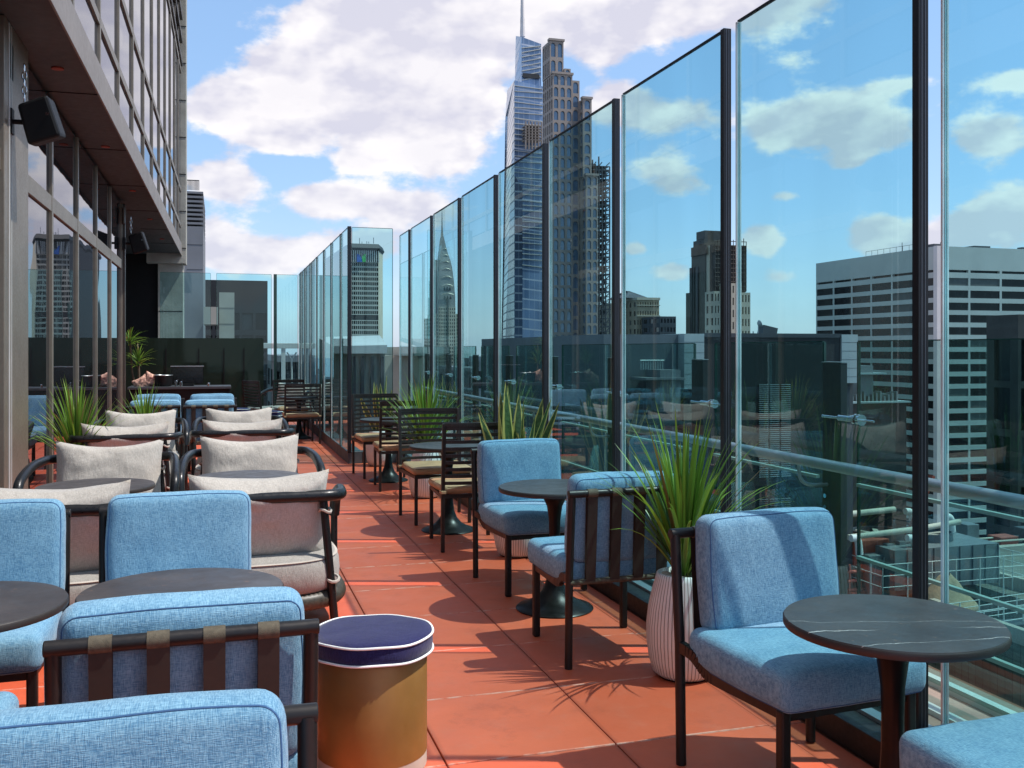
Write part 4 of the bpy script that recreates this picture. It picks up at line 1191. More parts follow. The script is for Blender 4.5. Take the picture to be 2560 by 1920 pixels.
# --- needle spire tower
YC = 640
t = thing('needle_spire_tower', 'stone tower with curved steel crown and needle spire', 'building', (PX(1111, YC), YC, GZ))
L0 = t.location
Zc = lambda py: PZ(1111, py, YC); Xc = lambda px: PX(px, YC)
wall, panes = MB(), []
block(wall, panes, Xc(1097), Xc(1139), YC, YC + 12, Zc(1000), Zc(768), (8, 26, .55, .55), (3, 26, .5, .55), .4)
block(wall, panes, Xc(1075), Xc(1156), YC + 3, YC + 20, Zc(1000), Zc(795), (14, 22, .62, .5), (4, 22, .62, .5), .4)
block(wall, panes, Xc(1084), Xc(1148), YC + 1.5, YC + 19, Zc(1000), Zc(784), (9, 24, .45, .7), (4, 24, .5, .6), .4)
finish(t, wall, panes, M['limestone'], M['win_far'])
MB().box(Xc(1083), Xc(1139.5), YC + 2.5, YC + 16, Zc(790), Zc(742)).build('shaft', M['grey_clad'], t, L0)
lv = [(768, 1097, 1139.5), (740, 1096.5, 1139), (700, 1097, 1136), (668, 1099, 1132.5), (650, 1101, 1129), (634, 1103, 1124), (618, 1104.5, 1120), (600, 1106, 1116.5), (586, 1108, 1113.5), (560, 1109.4, 1112), (520, 1110.3, 1111)]
mb = MB(); rings = []
for (py, a, b_) in lv:
    xa_, xb_ = Xc(a), Xc(b_); hw = (xb_ - xa_) / 2; cy = YC + 7; 
    rings.append([(xa_, cy - hw, Zc(py)), (xb_, cy - hw, Zc(py)), (xb_, cy + hw, Zc(py)), (xa_, cy + hw, Zc(py))])
for r0, r1_ in zip(rings[:-1], rings[1:]):
    mb.add(list(r0) + list(r1_), [(i, (i + 1) % 4, 4 + (i + 1) % 4, 4 + i) for i in range(4)])
mb.build('crown', M['steel_crown'], t, L0)
# stepped shoulder on the left and arcs with dark triangular windows
mb = MB()
for (py0, py1, a, b_) in ((742, 700, 1084, 1101), (700, 668, 1085.5, 1101), (668, 649, 1089, 1102)): mb.box(Xc(a), Xc(b_), YC + 3, YC + 15, Zc(py0), Zc(py1))
mb.build('shoulder', M['steel_crown'], t, L0)
mb = MB(); dk = MB()
for (py, hw_, rise, cx_) in ((738, 15, 5, 1119), (716, 13.5, 5, 1118), (695, 11.5, 4.5, 1117), (675, 9.5, 4, 1116), (657, 7.5, 3.5, 1115), (640, 5.5, 3, 1114), (624, 3.6, 2.5, 1113)):
    pts = []
    yy = YC + 7 - (Xc(1119 + hw_) - Xc(1119)) * 1.35 - 1.2
    for k in range(9):
        u = -1 + k / 4; pts.append(V(cx_ + u * hw_, py - rise * (1 - u * u), yy))
    mb.tube(pts, .30, 5)
    for k in (-.5, 0, .5):
        c_ = V(cx_ + k * hw_, py + 5, yy + .2); dk.quad(c_ + Vector((-.9, 0, -1.4)), c_ + Vector((.9, 0, -1.4)), c_ + Vector((0, 0, 1.6)))
mb.build('arc', M['steel_bright'], t, L0); dk.build('window', M['win_far'], t, L0)
MB().box(Xc(1116), Xc(1121), YC - .6, YC - .1, Zc(1000), Zc(745)).build('centre_bay', M['win_far'], t, L0)

# --- beige tower with scaffold netting
YS = 260
t = thing('netted_art_deco_tower', 'beige stepped tower wrapped in dark scaffold netting at its top', 'building', (PX(1795, YS), YS, GZ))
L0 = t.location; Xs = lambda px: PX(px, YS); Zs = lambda py: PZ(1795, py, YS)
wall, panes = MB(), []
fh_ = 3.6
def sb(pl, pr_, pt, dy0, dy1, nu, ns, fw=.42, fh=.6):
    z1 = Zs(pt); z0 = z1 - 3.6 * 36
    block(wall, panes, Xs(pl), Xs(pr_), YS + dy0, YS + dy1, z0, z1, (nu, 36, fw, fh), (ns, 36, fw, fh) if ns else None, .35)
sb(1790, 1872, 610, 4, 14, 8, 0)
sb(1786, 1813, 728, 0, 5.9, 4, 2)
sb(1846, 1876, 730, 0, 14, 4, 0)
sb(1808, 1850, 708, -1, 12, 5, 0)
finish(t, wall, panes, M['limestone'], M['win_far'])
xsd = Xs(1788)
yb_ = xsd / ((.958 * (1730 - CX0) / FOC + .28654) / (.958 - .28654 * (1730 - CX0) / FOC))
MB().box(xsd - .2, xsd + 5, YS + 6, yb_, GZ, Zs(614)).build('side_wall', M['limestone_shaded'], t, L0)
mb = MB()
for k in range(3): y = YS + 10 + k * (yb_ - YS - 10) / 3.2; mb.box(xsd - .5, xsd - .21, y, y + 2.6, GZ, Zs(660))
mb.build('window_slot', M['dark_clad'], t, L0)
MB().box(xsd - .6, xsd + 4, yb_ + .1, yb_ + 3, GZ, Zs(725)).build('wing', M['limestone_shaded'], t, L0)
n_ = MB(); n_.box(Xs(1791), Xs(1876), YS + 2.6, YS + 3.9, Zs(728), Zs(609)); n_.box(xsd - .6, xsd - .3, YS + 4.5, yb_ - .5, Zs(632), Zs(608)); n_.build('netting', M['net'], t, L0)
mb = MB()
for k in range(13):
    x = Xs(1797) + (Xs(1875) - Xs(1797)) * k / 12; mb.tube([(x, YS + 2.2, Zs(725)), (x, YS + 2.2, Zs(600) + (k % 3) * .5)], .14, 4)
for k in range(12):
    z = Zs(725) + (Zs(600) - Zs(725)) * k / 11; mb.tube([(Xs(1796), YS + 2.2, z), (Xs(1876), YS + 2.2, z)], .12, 4)
z0_ = Zs(606); xa_, xb_ = Xs(1790), Xs(1845)
for k in range(5):
    x = xa_ + (xb_ - xa_) * k / 4; mb.tube([(x, YS + 9, z0_), (x, YS + 9, Zs(588))], .16, 4)
for py in (604, 596, 590): mb.tube([(xa_ - 1, YS + 9, Zs(py)), (xb_ + 1, YS + 9, Zs(py))], .16, 4)
mb.build('scaffold', M['net'], t, L0)
MB().box(Xs(1788), Xs(1838), YS + 7, YS + 14, Zs(612), Zs(592)).box(Xs(1794), Xs(1834), YS + 8, YS + 13.5, Zs(592), Zs(568)).build('water_tank_house', M['net'], t, L0)

# --- hipped beige tower + small dark neighbour
YR = 420
t = thing('hipped_roof_tower', 'tan stone tower with carved upper storey and low hipped roof', 'building', (PX(1600, YR), YR, GZ))
L0 = t.location; Xr = lambda px: PX(px, YR); Zr = lambda py: PZ(1600, py, YR)
wall, panes = MB(), []
z1 = Zr(750); nz = 30
block(wall, panes, Xr(1592), Xr(1648), YR, YR + 30, z1 - nz * 4.2, z1, (9, nz, .35, .55), (6, nz, .4, .55), .35)
block(wall, panes, Xr(1556), Xr(1592), YR + 12, YR + 40, z1 - nz * 4.2 - 1, z1 - 1, (5, nz, .4, .55), (5, nz, .4, .55), .35)
finish(t, wall, panes, M['tan_brick'], M['win_far'])
mb = MB(); mb.box(Xr(1591), Xr(1649), YR - .7, YR + 30.7, z1 + .01, z1 + 1.2).box(Xr(1591), Xr(1649), YR - .7, YR - .01, Zr(791), Zr(788)).box(Xr(1591), Xr(1649), YR - .7, YR - .01, Zr(764), Zr(762)); mb.build('cornice', M['limestone'], t, L0)
x0, x1 = Xr(1572), Xr(1632); zz = z1 + 1.2
mb = MB(); mb.add([(x0, YR + 4, zz), (x1, YR + 4, zz), (x1, YR + 28, zz), (x0, YR + 28, zz), (x0 + 7, YR + 16, zz + 4), (x1 - 7, YR + 16, zz + 4)], [(0, 1, 5, 4), (1, 2, 5), (2, 3, 4, 5), (3, 0, 4)]); mb.build('roof', M['slate_clad'], t, L0)
t = thing('small_dark_tower', 'small dark flat topped building right of the tan hipped tower', 'building', (PX(1668, 400), 400, GZ))
wall, panes = MB(), []
block(wall, panes, PX(1650, 400), PX(1690, 400), 400, 425, GZ, PZ(1670, 791, 400), (5, 34, .6, .5), (4, 34, .6, .5), .3)
finish(t, wall, panes, M['slate_clad'], M['win_far'])

# --- dark block just beyond the balustrade
YD = 46
t = thing('dark_roof_block', 'large flat topped dark building filling the middle right behind the balustrade', 'building', (PX(1900, YD), YD, -40))
L0 = t.location; Xd = lambda px: PX(px, YD); Zd = lambda py: PZ(1900, py, YD)
zt_ = Zd(838)
MB().box(Xd(1758), Xd(2101), YD, YD + 25, -40, zt_).build('wall', M['dark_clad'], t, L0)
MB().box(Xd(1520), Xd(1708), YD + .6, YD + 25, -40, zt_ + .02).build('wall', M['slate_pale'], t, L0)
MB().box(Xd(1708) + .003, Xd(1758) - .003, YD - .12, YD + 24, Zd(970), zt_ + .06).build('light_panel', M['light_clad'], t, L0)
MB().box(Xd(1708) + .003, Xd(1758) - .003, YD + .05, YD + 24, -40, Zd(970) - .01).build('wall', M['dark_clad'], t, L0)
MB().box(Xd(2101) + .003, Xd(2141), YD - .12, YD + 24, Zd(960), zt_ + .06).build('light_panel', M['light_clad'], t, L0)
MB().box(Xd(2101) + .003, Xd(2141), YD + .3, YD + 24, -40, Zd(960) - .01).build('wall', M['slate_clad'], t, L0)
mb = MB()
for q in range(5): mb.box(Xd(2101) + .01, Xd(2141) - .01, YD - .125, YD - .1205, Zd(856 + q * 22), Zd(855.3 + q * 22)); mb.box(Xd(1708) + .01, Xd(1758) - .01, YD - .125, YD - .1205, Zd(856 + q * 26), Zd(855.3 + q * 26))
mb.build('panel_joint', M['dark_clad'], t, L0)
MB().box(Xd(1757), Xd(2102), YD - .06, YD - .002, zt_ - .12, zt_ + .1).build('coping', M['slate_clad'], t, L0)
for (a, b_) in ((1895, 1919), (1922, 1947), (1950, 1975)):
    mb = MB(); mb.box(Xd(a), Xd(b_), YD - .03, YD - .003, Zd(1195), Zd(962))
    o = mb.build('louvre_frame', M['black'], t, L0)
    mb = MB()
    for q in range(46):
        z = Zd(1193) + (Zd(963) - Zd(1193)) * q / 45; mb.box(Xd(a) + .02, Xd(b_) - .02, YD - .10, YD - .035, z, z + .035)
    mb.build('louvre', M['light_clad'], o, L0)
for (a, b_) in ((1895, 1919), (1922, 1947), (1950, 1975)):
    mb = MB()
    for q in range(30):
        z = Zd(1400) + (Zd(1250) - Zd(1400)) * q / 29; mb.box(Xd(a) + .02, Xd(b_) - .02, YD - .10, YD - .005, z, z + .035)
    mb.build('louvre', M['grey_clad'], t, L0)
mb = MB(); mb.tube([(Xd(1945), YD + 2, zt_), (Xd(1945), YD + 2, zt_ + .55)], .03, 6).tube([(Xd(1932), YD + 2, zt_), (Xd(1932), YD + 2, zt_ + .25)], .04, 6); mb.lathe([(.04, 0), (.22, .09), (.26, .16)], 14, (0, 0, 0)) if False else None
mb.build('antenna', M['light_clad'], t, L0)
MB().lathe([(.03, 0), (.16, .06), (.22, .14), (.21, .15), (.02, .03)], 16).xform(T3(Xd(1944), YD + 2, zt_ + .62) @ Matrix.Rotation(R(70), 4, 'Y')).build('dish', M['light_clad'], t, L0)
MB().add([], [])
mb = MB(); mb.box(-.45, .45, -.3, .3, 0, .55); mb.xform(T3(Xd(1991), YD + 3, zt_) @ Matrix.Rotation(R(12), 4, 'Y')); mb.build('roof_hatch', M['slate_clad'], t, L0)
# left part bits: terrace roofs
mb = MB(); mb.box(Xd(1585), Xd(1680), YD - 1.5, YD + .5, Zd(945), Zd(940)).box(Xd(1625), Xd(1675), YD - 1.2, YD + .5, Zd(1020), Zd(922)); mb.build('light_ledge', M['grey_clad'], t, L0)
mb = MB()
for q in range(10): mb.tube([(Xd(1592 + q * 6), YD - .5, Zd(922)), (Xd(1592 + q * 6), YD - .5, Zd(902))], .03, 4)
mb.tube([(Xd(1590), YD - .5, Zd(900)), (Xd(1650), YD - .5, Zd(900))], .04, 4); mb.build('railing', M['light_clad'], t, L0)
# annex at right
t = thing('roof_annex', 'stepped grey rooftop annex between the dark block and the pale tower', 'building', (PX(2190, 50), 50, -40))
L0 = t.location
MB().box(PX(2143, 50), PX(2183, 50), 50, 60, PZ(2150, 1005, 50), PZ(2150, 914, 50)).build('wall', M['grey_clad'], t, L0)
MB().box(PX(2141, 50), PX(2206, 50), 49.6, 60, PZ(2150, 936, 50), PZ(2150, 932, 50)).build('roof_slab', M['light_clad'], t, L0)
MB().box(PX(2100, 50), PX(2252, 50), 49.5, 62, -40, PZ(2150, 1008, 50)).build('wall', M['dark_clad'], t, L0)
MB().box(PX(2100, 50), PX(2258, 50), 49.3, 62, PZ(2150, 1007, 50), PZ(2150, 1003, 50)).build('coping', M['light_clad'], t, L0)
mb = MB()
for q in range(12): px = 2125 + q * 10; mb.box(PX(px, 50), PX(px + 4, 50), 49.8, 50.4, PZ(px, 1002, 50), PZ(px, 990 - (q % 4) * 4, 50))
mb.build('roof_equipment', M['galv'], t, L0)

# --- tower left of the gap, far end
YL = 62
t = thing('louvred_grey_tower', 'slim grey tower with open louvres at its top and a roof railing', 'building', (PX(490, YL), YL, GZ))
L0 = t.location; Xl = lambda px: PX(px, YL); Zl = lambda py: PZ(490, py, YL)
MB().box(Xl(452), Xl(508), YL, YL + 9, GZ, Zl(566)).build('wall', M['grey_clad'], t, L0)
MB().box(Xl(466), Xl(505), YL + 1, YL + 8, Zl(565.8), Zl(476)).build('core', M['dark_clad'], t, L0)
mb = MB()
for q in range(8): mb.box(Xl(462), Xl(508), YL, YL + 8.5, Zl(561 - q * 11), Zl(555.5 - q * 11))
mb.build('louvre', M['grey_clad'], t, L0)
mb = MB()
for q in range(2): mb.box(Xl(467), Xl(507), YL - .015, YL - .002, Zl(612 + q * 62), Zl(611.3 + q * 62))
mb.build('panel_joint', M['dark_clad'], t, L0)
mb = MB()
for q in range(12): mb.tube([(Xl(464 + q * 3), YL + .3, Zl(474)), (Xl(464 + q * 3), YL + .3, Zl(449))], .02, 4)
mb.tube([(Xl(463), YL + .3, Zl(449)), (Xl(498), YL + .3, Zl(449))], .03, 4); mb.build('railing', M['dark_clad'], t, L0)
YK = 75
t = thing('dark_flat_block', 'black flat topped building with beige panels seen through the far end panes', 'building', (PX(600, YK), YK, GZ))
L0 = t.location; Xk = lambda px: PX(px, YK); Zk = lambda py: PZ(600, py, YK)
wall, panes = MB(), []
block(wall, panes, Xk(500), Xk(669), YK, YK + 25, Zk(1000), Zk(701), (5, 4, .8, .75), None, .3, padtop=2.2)
finish(t, wall, panes, M['dark_clad'], M['win_w'])
MB().box(Xk(500), Xk(669), YK + .01, YK + 25, GZ, Zk(1000) - .01).build('lower_wall', M['dark_clad'], t, L0)
t = thing('beige_panel_block', 'pair of beige panel blocks in front of the black flat building', 'building', (PX(560, 58), 58, GZ)); L0 = t.location
MB().box(PX(548, 58), PX(586, 58), 58, 62, GZ, PZ(560, 731, 58)).build('wall', M['beige_clad'], t, L0)
MB().box(PX(510, 58), PX(545, 58), 57, 60, PZ(530, 812, 58), PZ(530, 769, 58)).build('wall', M['beige_clad'], t, L0)
mb = MB()
for py in (770, 810): mb.box(PX(548.5, 58), PX(585.5, 58), 57.985, 57.998, PZ(560, py, 58), PZ(560, py - .6, 58))
mb.build('panel_joint', M['dark_clad'], t, L0)

# --- lower roof with cooling plant
ZR = -12.0
rr_ = MB().box(PX(2080, 60), 90, 27, 57, -40, ZR).build('lower_roof', M['deck']); tag(rr_, 'lower neighbouring rooftop with plank decking at the lower right', 'rooftop')
def RP(px, py, z=ZR):
    r = sight(px, py); t_ = (z - EYE) / r.z; return Vector((r.x * t_, r.y * t_, z))
mb = MB()
for (a, b_) in (((2420, 1440), (2640, 1500)), ((2440, 1400), (2640, 1380)), ((2330, 1530), (2640, 1640)), ((2300, 1700), (2640, 1880))):
    p, q = RP(*a), RP(*b_); mb.bar(p + Vector((0, 0, .35)), q + Vector((0, 0, .35)), .35, .7)
o = mb.build('parapet', M['beige_clad'], rr_)
pc = RP(2365, 1490)
t = thing('cooling_tower', 'large grey cooling tower box with round fans on the lower roof', 'cooling tower', pc); L0 = Vector(pc)
MB().box(-3.4, 3.6, 0, 5.2, .5, 2.7).build('casing', M['galv'], t)
mb = MB()
for k in range(9): mb.box(-3.42 + k * .86, -3.36 + k * .86, -.04, -.002, .5, 2.7)
mb.build('rib', M['slate_clad'], t)
for (fx, fy) in ((.6, 2.4), (-2.0, 3.2)):
    f = MB().lathe([(1.45, 2.7), (1.5, 2.72), (1.45, 3.15), (1.38, 3.15), (1.36, 2.8)], 32, (fx, fy, 0)).build('fan_ring', M['slate_clad'], t)
    mb = MB()
    for k in range(6): a = k * PI / 3; mb.bar((fx, fy, 2.95), (fx + 1.3 * math.cos(a), fy + 1.3 * math.sin(a), 3.0), .3, .05)
    mb.build('fan_blade', M['beige_clad'], f)
mb = MB()
for (x0, y0, x1, y1_) in ((-4.8, -.9, 4.6, -.9), (4.6, -.9, 4.6, 5), (-4.8, -.9, -4.8, 5)):
    for z in (1.0, 1.6, 2.2): mb.tube([(x0, y0, z), (x1, y1_, z)], .024, 5)
    for k in range(7): x = x0 + (x1 - x0) * k / 6; y = y0 + (y1_ - y0) * k / 6; mb.tube([(x, y, 0), (x, y, 2.2)], .035, 5)
mb.build('railing', M['white_metal'], t)
t2 = thing('duct_pipes', 'beige lagged pipes with white elbows above the cooling tower', 'pipes', pc)
MB().tube(rounded([(-5.4, 1.2, 3.3), (-.5, 1.4, 3.5), (2.3, 1.6, 3.7)], .4), .16, 10).build('pipe', M['pipe_beige'], t2)
MB().tube(rounded([(-7.0, 4.2, 3.6), (-3, 4.6, 3.9), (.4, 4.8, 4.0)], .4), .18, 10).build('pipe', M['pipe_beige'], t2)
for (x, y, z) in ((-5.0, .9, 3.0), (-1.7, .5, 2.9), (.9, 3.9, 3.7), (3.1, 3.2, 3.4), (-7.2, 4.0, 3.2)):
    MB().tube(rounded([(x - .45, y, z + .32), (x, y, z + .30), (x + .1, y, z - .6)], .4, 6), .2, 12).build('elbow', M['w_white'], t2)
tp = RP(2330, 1500)
mb = MB(); prof = [(2.0, 0), (1.8, .35), (1.25, 1.2), (.7, 2.0), (.25, 2.35)]
mb.lathe(prof, 20); 
for p in mb.v: p.x *= 1.15 + .1 * math.sin(p.z * 3); p.z *= 1 + .08 * math.sin(4 * math.atan2(p.y, p.x))
o = mb.build('tarpaulin', M['tarp'], autos=False); o.location = tp + Vector((-.3, -1.5, 0)); o.scale = (.72, .72, .72); tag(o, 'brown tarpaulin heaped over equipment before the cooling tower', 'tarpaulin')
sp_ = RP(2160, 1480)
t = thing('red_pipework', 'red oxide steel pipes and tanks on the lower roof, left of the cooling tower', 'pipework', sp_)
MB().tube(rounded([(-1.3, 2, 4.2), (-1.3, 2, 8.2)], .2), .2, 10).tube(rounded([(-1.3, 2, 4.3), (-1.0, 2, 3.4), (3.2, 2, 2.0)], .4), .2, 10).build('riser', M['rust'], t)
MB().bar((3.3, 1, 1.8), (5.4, 1, 6.2), .35, .2).build('strut', M['rust'], t)
MB().box(-1.0, 1.3, -.5, 1.5, 1.6, 3.0).build('tank', M['rust'], t, bevel=.05)
mb = MB()
for k in range(6): mb.tube([(-1.5 + k * .7, -.8, 0), (-1.5 + k * .7, -.8, 1.8)], .06, 5)
for z in (.4, .9, 1.4): mb.tube([(-1.6, -.8, z), (2.2, -.8, z)], .09, 6).tube([(-1.6, .6, z + .3), (2.2, .6, z + .3)], .13, 6)
mb.box(-1.5, 2.2, -1, 1.6, 0, .3); mb.build('pipe_rack', M['rust'], t)
o = thing('switch_cabinet', 'grey equipment cabinet with ladders between red pipes and cooling tower', 'equipment', RP(2235, 1490))
MB().box(-1.6, 1.4, 0, 1.2, 0, 2.3).build('cabinet', M['galv'], o, bevel=.03)
mb = MB()
for k in range(4): mb.tube([(-1.5 + k * .5, -.1, .3), (-1.2 + k * .5, -.1, 2.2)], .05, 5)
mb.box(-.2, .2, .3, .7, 2.3, 2.8).box(.6, 1.0, .3, .7, 2.3, 2.9); mb.build('duct', M['galv'], o)
t = thing('roof_ductwork', 'grey ducts and small fans scattered behind the cooling tower', 'ductwork', RP(2300, 1385))
rnd = random.Random(8); L0 = t.location
for k in range(9):
    x = -9 + k * 2.1; y = rnd.uniform(-1.2, 1.2); hh = rnd.uniform(.6, 1.9)
    MB().box(x, x + rnd.uniform(.7, 1.5), y, y + 1.2, 0, hh).build('duct', M[['galv', 'rust', 'slate_clad'][k % 3]], t, bevel=.04)
mb = MB()
for k in range(6): mb.tube([(-10, -2 + k * .35, .3 + .25 * (k % 3)), (9, -2 + k * .35, .3 + .25 * (k % 3))], .07, 6)
mb.build('pipe', M['pipe_beige'], t)
t = thing('roof_walkway', 'low steel walkway railings on the plank deck before the cooling tower', 'railing', RP(2440, 1560))
mb = MB()
for z in (.35, .7, 1.0): mb.tube([(-4.5, 0, z), (6, 1.2, z)], .022, 5).tube([(-4.5, -1.6, z), (6, -.4, z)], .022, 5)
for k in range(9): x = -4.5 + k * 1.31; mb.tube([(x, k * .15, 0), (x, k * .15, 1.0)], .035, 5).tube([(x, -1.6 + k * .15, 0), (x, -1.6 + k * .15, 1.0)], .035, 5)
mb.build('rails', M['white_metal'], t)
MB().box(-4.5, 6, -1.3, -.3, .12, .2).build('walkway', M['slate_clad'], t)
# mid roofs below the skyline, seen through the glass
for i, (pl, pr_, py, Y, m_, lb) in enumerate((
    (1425, 1545, 916, 70, 'light_clad', 'low pale rooftop plant room below the arched tower'),
    (1190, 1245, 930, 160, 'slate_clad', 'low dark roof left of the tapering glass tower base'),
    (1250, 1420, 905, 190, 'grey_clad', 'low grey roof in front of the tapering glass tower'),
    (700, 800, 905, 90, 'dark_clad', 'dark building below the white rooftop frame'),
    (1540, 1600, 880, 300, 'slate_clad', 'distant slate block under the tan hipped tower'))):
    t = thing('low_building', lb, 'building', (PX((pl + pr_) / 2, Y), Y, GZ)); L0 = t.location
    wall, panes = MB(), []
    zt_ = PZ((pl + pr_) / 2, py, Y)
    block(wall, panes, PX(pl, Y), PX(pr_, Y), Y, Y + 30, zt_ - 44, zt_, (7, 12, .6, .5), (5, 12, .6, .5), .3)
    finish(t, wall, panes, M[m_], M['win_far'])
    MB().box(PX(pl, Y) - .3, PX(pr_, Y) + .3, Y - .3, Y + 30.3, zt_ + .01, zt_ + .6).build('roof', M['light_clad' if i == 0 else 'grey_clad'], t, L0)
# far city as one mass
mb = MB(); rnd = random.Random(11)
for k in range(900):
    Y = rnd.uniform(700, 4800); X = rnd.uniform(-1200, 3600) * (Y / 3000 + .25)
    h_ = rnd.uniform(12, 60) * (1.5 if rnd.random() < .12 else 1); w_ = rnd.uniform(15, 45)
    mb.box(X, X + w_, Y, Y + w_, GZ, GZ + h_)
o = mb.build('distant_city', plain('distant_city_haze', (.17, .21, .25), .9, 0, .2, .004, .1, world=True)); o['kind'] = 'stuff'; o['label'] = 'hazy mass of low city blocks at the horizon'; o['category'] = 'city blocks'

# ================================================================== WORLD, SUN, CAMERA
sd = Vector((.55, -.17, 1)).normalized(); elev = math.asin(sd.z); azi = math.atan2(sd.x, sd.y)
w = bpy.data.worlds.new('World'); scn.world = w; w.use_nodes = True
w.cycles.sampling_method = 'MANUAL'; w.cycles.sample_map_resolution = 256
t = NT(w.node_tree); t.n.clear()
out = t.new('ShaderNodeOutputWorld')
sky = t.new('ShaderNodeTexSky', sky_type='NISHITA'); sky.sun_disc = False; sky.sun_elevation = elev; sky.sun_rotation = azi
sky.altitude = 100; sky.air_density = 1.0; sky.dust_density = .6; sky.ozone_density = 1.6
bg = t.new('ShaderNodeBackground'); bg.inputs[1].default_value = .145
gen = t.new('ShaderNodeTexCoord').outputs['Generated']
nrm = t.new('ShaderNodeVectorMath', operation='NORMALIZE'); t.l.new(gen, nrm.inputs[0])
s = t.new('ShaderNodeSeparateXYZ'); t.l.new(nrm.outputs[0], s.inputs[0])
az = t.math('ARCTAN2', s.outputs[0], s.outputs[1]); el = t.math('ARCSINE', s.outputs[2])
t.l.new(t.mix(.35, sky.outputs[0], (3.6, 6.2, 10.4)), bg.inputs[0])
k = t.new('ShaderNodeCombineXYZ'); t.l.new(az, k.inputs[0]); t.l.new(t.math('MULTIPLY', el, 1.7), k.inputs[1])
uv = k.outputs[0]
def azel(px, py):
    r = sight(px, py).normalized(); return math.atan2(r.x, r.y), math.asin(r.z)
# cumulus masses: centre and radii (surveyed), weight
BLOBS = [(800, 190, 190, 120, 1.0), (960, 250, 230, 140, 1.05), (1120, 250, 170, 140, .9), (600, 290, 150, 90, .9), (520, 250, 60, 60, .5), (1130, 60, 380, 90, 1.0), (1560, 40, 420, 90, 1.0), (1900, -60, 300, 90, .8), (900, 30, 160, 60, .7),
 (720, 365, 80, 26, .75), (890, 405, 60, 32, .75), (1080, 400, 110, 45, .8), (960, 500, 190, 50, 1.0), (800, 500, 110, 45, .8), (560, 450, 110, 55, .9), (640, 640, 190, 60, .95), (520, 570, 80, 60, .6), (900, 620, 120, 50, .7), (1020, 570, 150, 60, .6),
 (1530, 260, 95, 75, 1.05), (1500, 140, 90, 40, .5), (1690, 290, 110, 50, .75), (1640, 420, 110, 45, .75), (1690, 470, 70, 30, .6), (1590, 620, 45, 28, .75), (1680, 680, 60, 30, .7), (1900, 600, 60, 40, .8), (2080, 285, 170, 75, 1.1), (2190, 330, 110, 45, .9), (1960, 320, 90, 45, .8), (2120, 400, 60, 26, .55), (1960, 490, 55, 18, .6), (2240, 215, 60, 18, .5), (2000, 150, 60, 26, .4),
 (2480, 340, 120, 60, .95), (2330, 600, 230, 50, .9), (2500, 520, 150, 60, 1.0), (2180, 560, 80, 35, .6), (1950, 690, 70, 25, .5), (2550, 200, 100, 40, .5)]
field = None
for (px, py, rx, ry, wgt) in BLOBS:
    a, e = azel(px, py); a2, _ = azel(px + rx, py); _, e2 = azel(px, py - ry)
    kk = .97 if px > 1600 else .85
    ra = abs(a2 - a) * kk; re = abs(e2 - e) * kk
    k8 = .8 ** .5
    vm = t.new('ShaderNodeVectorMath', operation='MULTIPLY_ADD'); t.l.new(uv, vm.inputs[0])
    vm.inputs[1].default_value = (k8 / ra, k8 / (re * 1.7), 0); vm.inputs[2].default_value = (-a * k8 / ra, -e * k8 / re, 0)
    dt = t.new('ShaderNodeVectorMath', operation='DOT_PRODUCT'); t.l.new(vm.outputs[0], dt.inputs[0]); t.l.new(vm.outputs[0], dt.inputs[1])
    g = t.math('POWER', math.exp(-1), dt.outputs['Value'])
    field = t.math('MULTIPLY_ADD', g, wgt, field if field is not None else 0.0)
field = t.math('MINIMUM', field, 1.25)
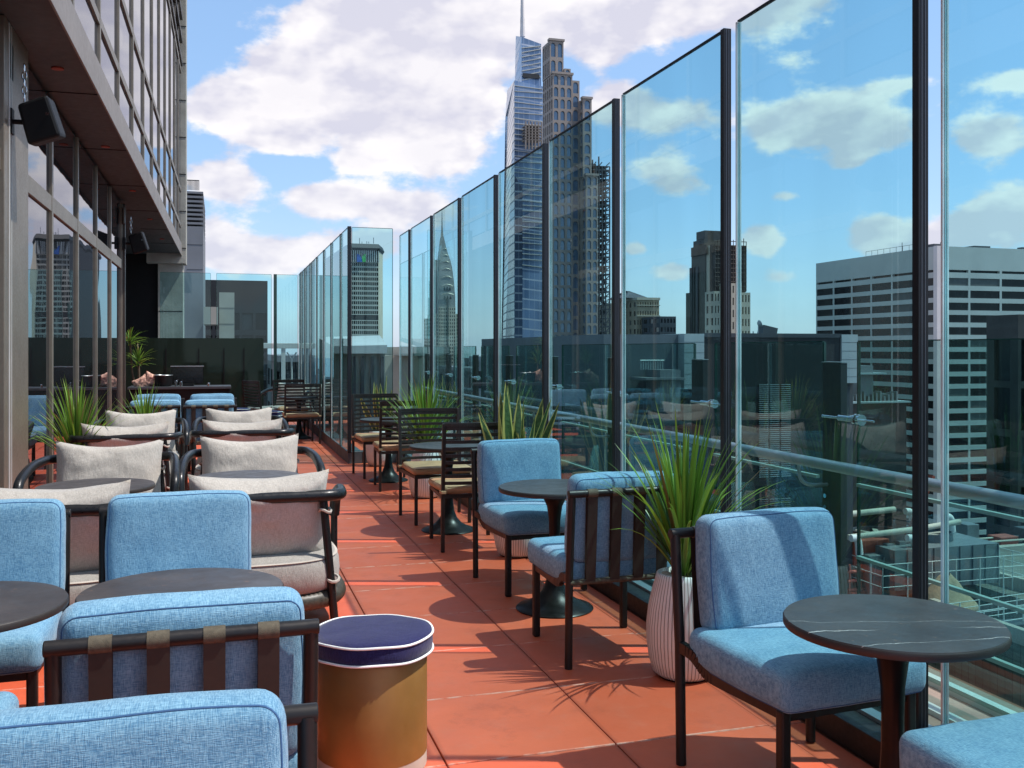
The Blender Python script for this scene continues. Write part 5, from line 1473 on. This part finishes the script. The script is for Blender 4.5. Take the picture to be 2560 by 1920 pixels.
# elsewhere in the sky, ordinary scattered cumulus
other = t.mapr(t.math('ABSOLUTE', t.math('SUBTRACT', az, TH)), .50, .70, 0, 1)
other = t.math('MAXIMUM', other, t.mapr(el, .42, .55, 0, 1))
lown = t.mapr(t.noise(uv, 2.6, 3), .40, .66, -.1, .95)
field = t.math('ADD', field, t.math('MULTIPLY', other, lown))
n1 = t.noise(uv, 6.5, 5, .56); n2 = t.noise(uv, 24, 5, .62)
d = t.math('ADD', field, t.math('ADD', t.math('MULTIPLY', t.math('SUBTRACT', n1, .5), 1.7), t.math('MULTIPLY', t.math('SUBTRACT', n2, .5), .8)))
cover = t.mapr(d, .32, .64, 0, 1, True)
n3 = t.noise(t.add(uv, (.013, -.03, 0)), 6.5, 4, .56)
shade = t.mapr(t.math('ADD', t.math('MULTIPLY', t.math('SUBTRACT', n1, n3), 6), t.math('MULTIPLY', t.noise(uv, 3.2, 4), 1.2)), .15, 1.0)
thick = t.mapr(d, .6, 1.35, 0, 1)
ccol = t.mix(shade, (.66, .66, .78), (1.0, .97, .98))
ccol = t.mix(t.math('MULTIPLY', thick, .38), ccol, (.70, .69, .79))
haze = t.mapr(el, 0, .22, .45, 0)
ccol = t.mix(haze, ccol, (.72, .76, .86))
bc = t.new('ShaderNodeBackground'); t.l.new(ccol, bc.inputs[0]); bc.inputs[1].default_value = 1.08
mx = t.new('ShaderNodeMixShader')
thin = t.math('MAXIMUM', cover, t.mapr(el, 0, .14, .22, 0))
t.l.new(thin, mx.inputs[0]); t.l.new(bg.outputs[0], mx.inputs[1]); t.l.new(bc.outputs[0], mx.inputs[2]); t.l.new(mx.outputs[0], out.inputs[0])

ld = bpy.data.lights.new('sun', 'SUN'); ld.energy = 5.0; ld.angle = R(.53); ld.color = (1, .96, .90)
lo = bpy.data.objects.new('sun', ld); COL.objects.link(lo)
lo.rotation_euler = sd.to_track_quat('Z', 'Y').to_euler(); lo.location = (10, -5, 30)

cam = bpy.data.cameras.new('camera'); co = bpy.data.objects.new('camera', cam); COL.objects.link(co)
cam.sensor_width = 36; cam.lens = FOC / 2560 * 36; cam.shift_y = -(960 - YH) / 2560
cam.clip_start = .05; cam.clip_end = 30000
co.location = (0, 0, EYE); co.rotation_euler = (R(90), 0, -TH)
scn.camera = co
scn.view_settings.view_transform = 'Standard'; scn.view_settings.look = 'None'; scn.view_settings.exposure = 0
scn.cycles.max_bounces = 6; scn.cycles.diffuse_bounces = 2; scn.cycles.glossy_bounces = 3; scn.cycles.transmission_bounces = 4
scn.cycles.transparent_max_bounces = 40
scn.cycles.sample_clamp_indirect = 6
scn.cycles.use_denoising = True
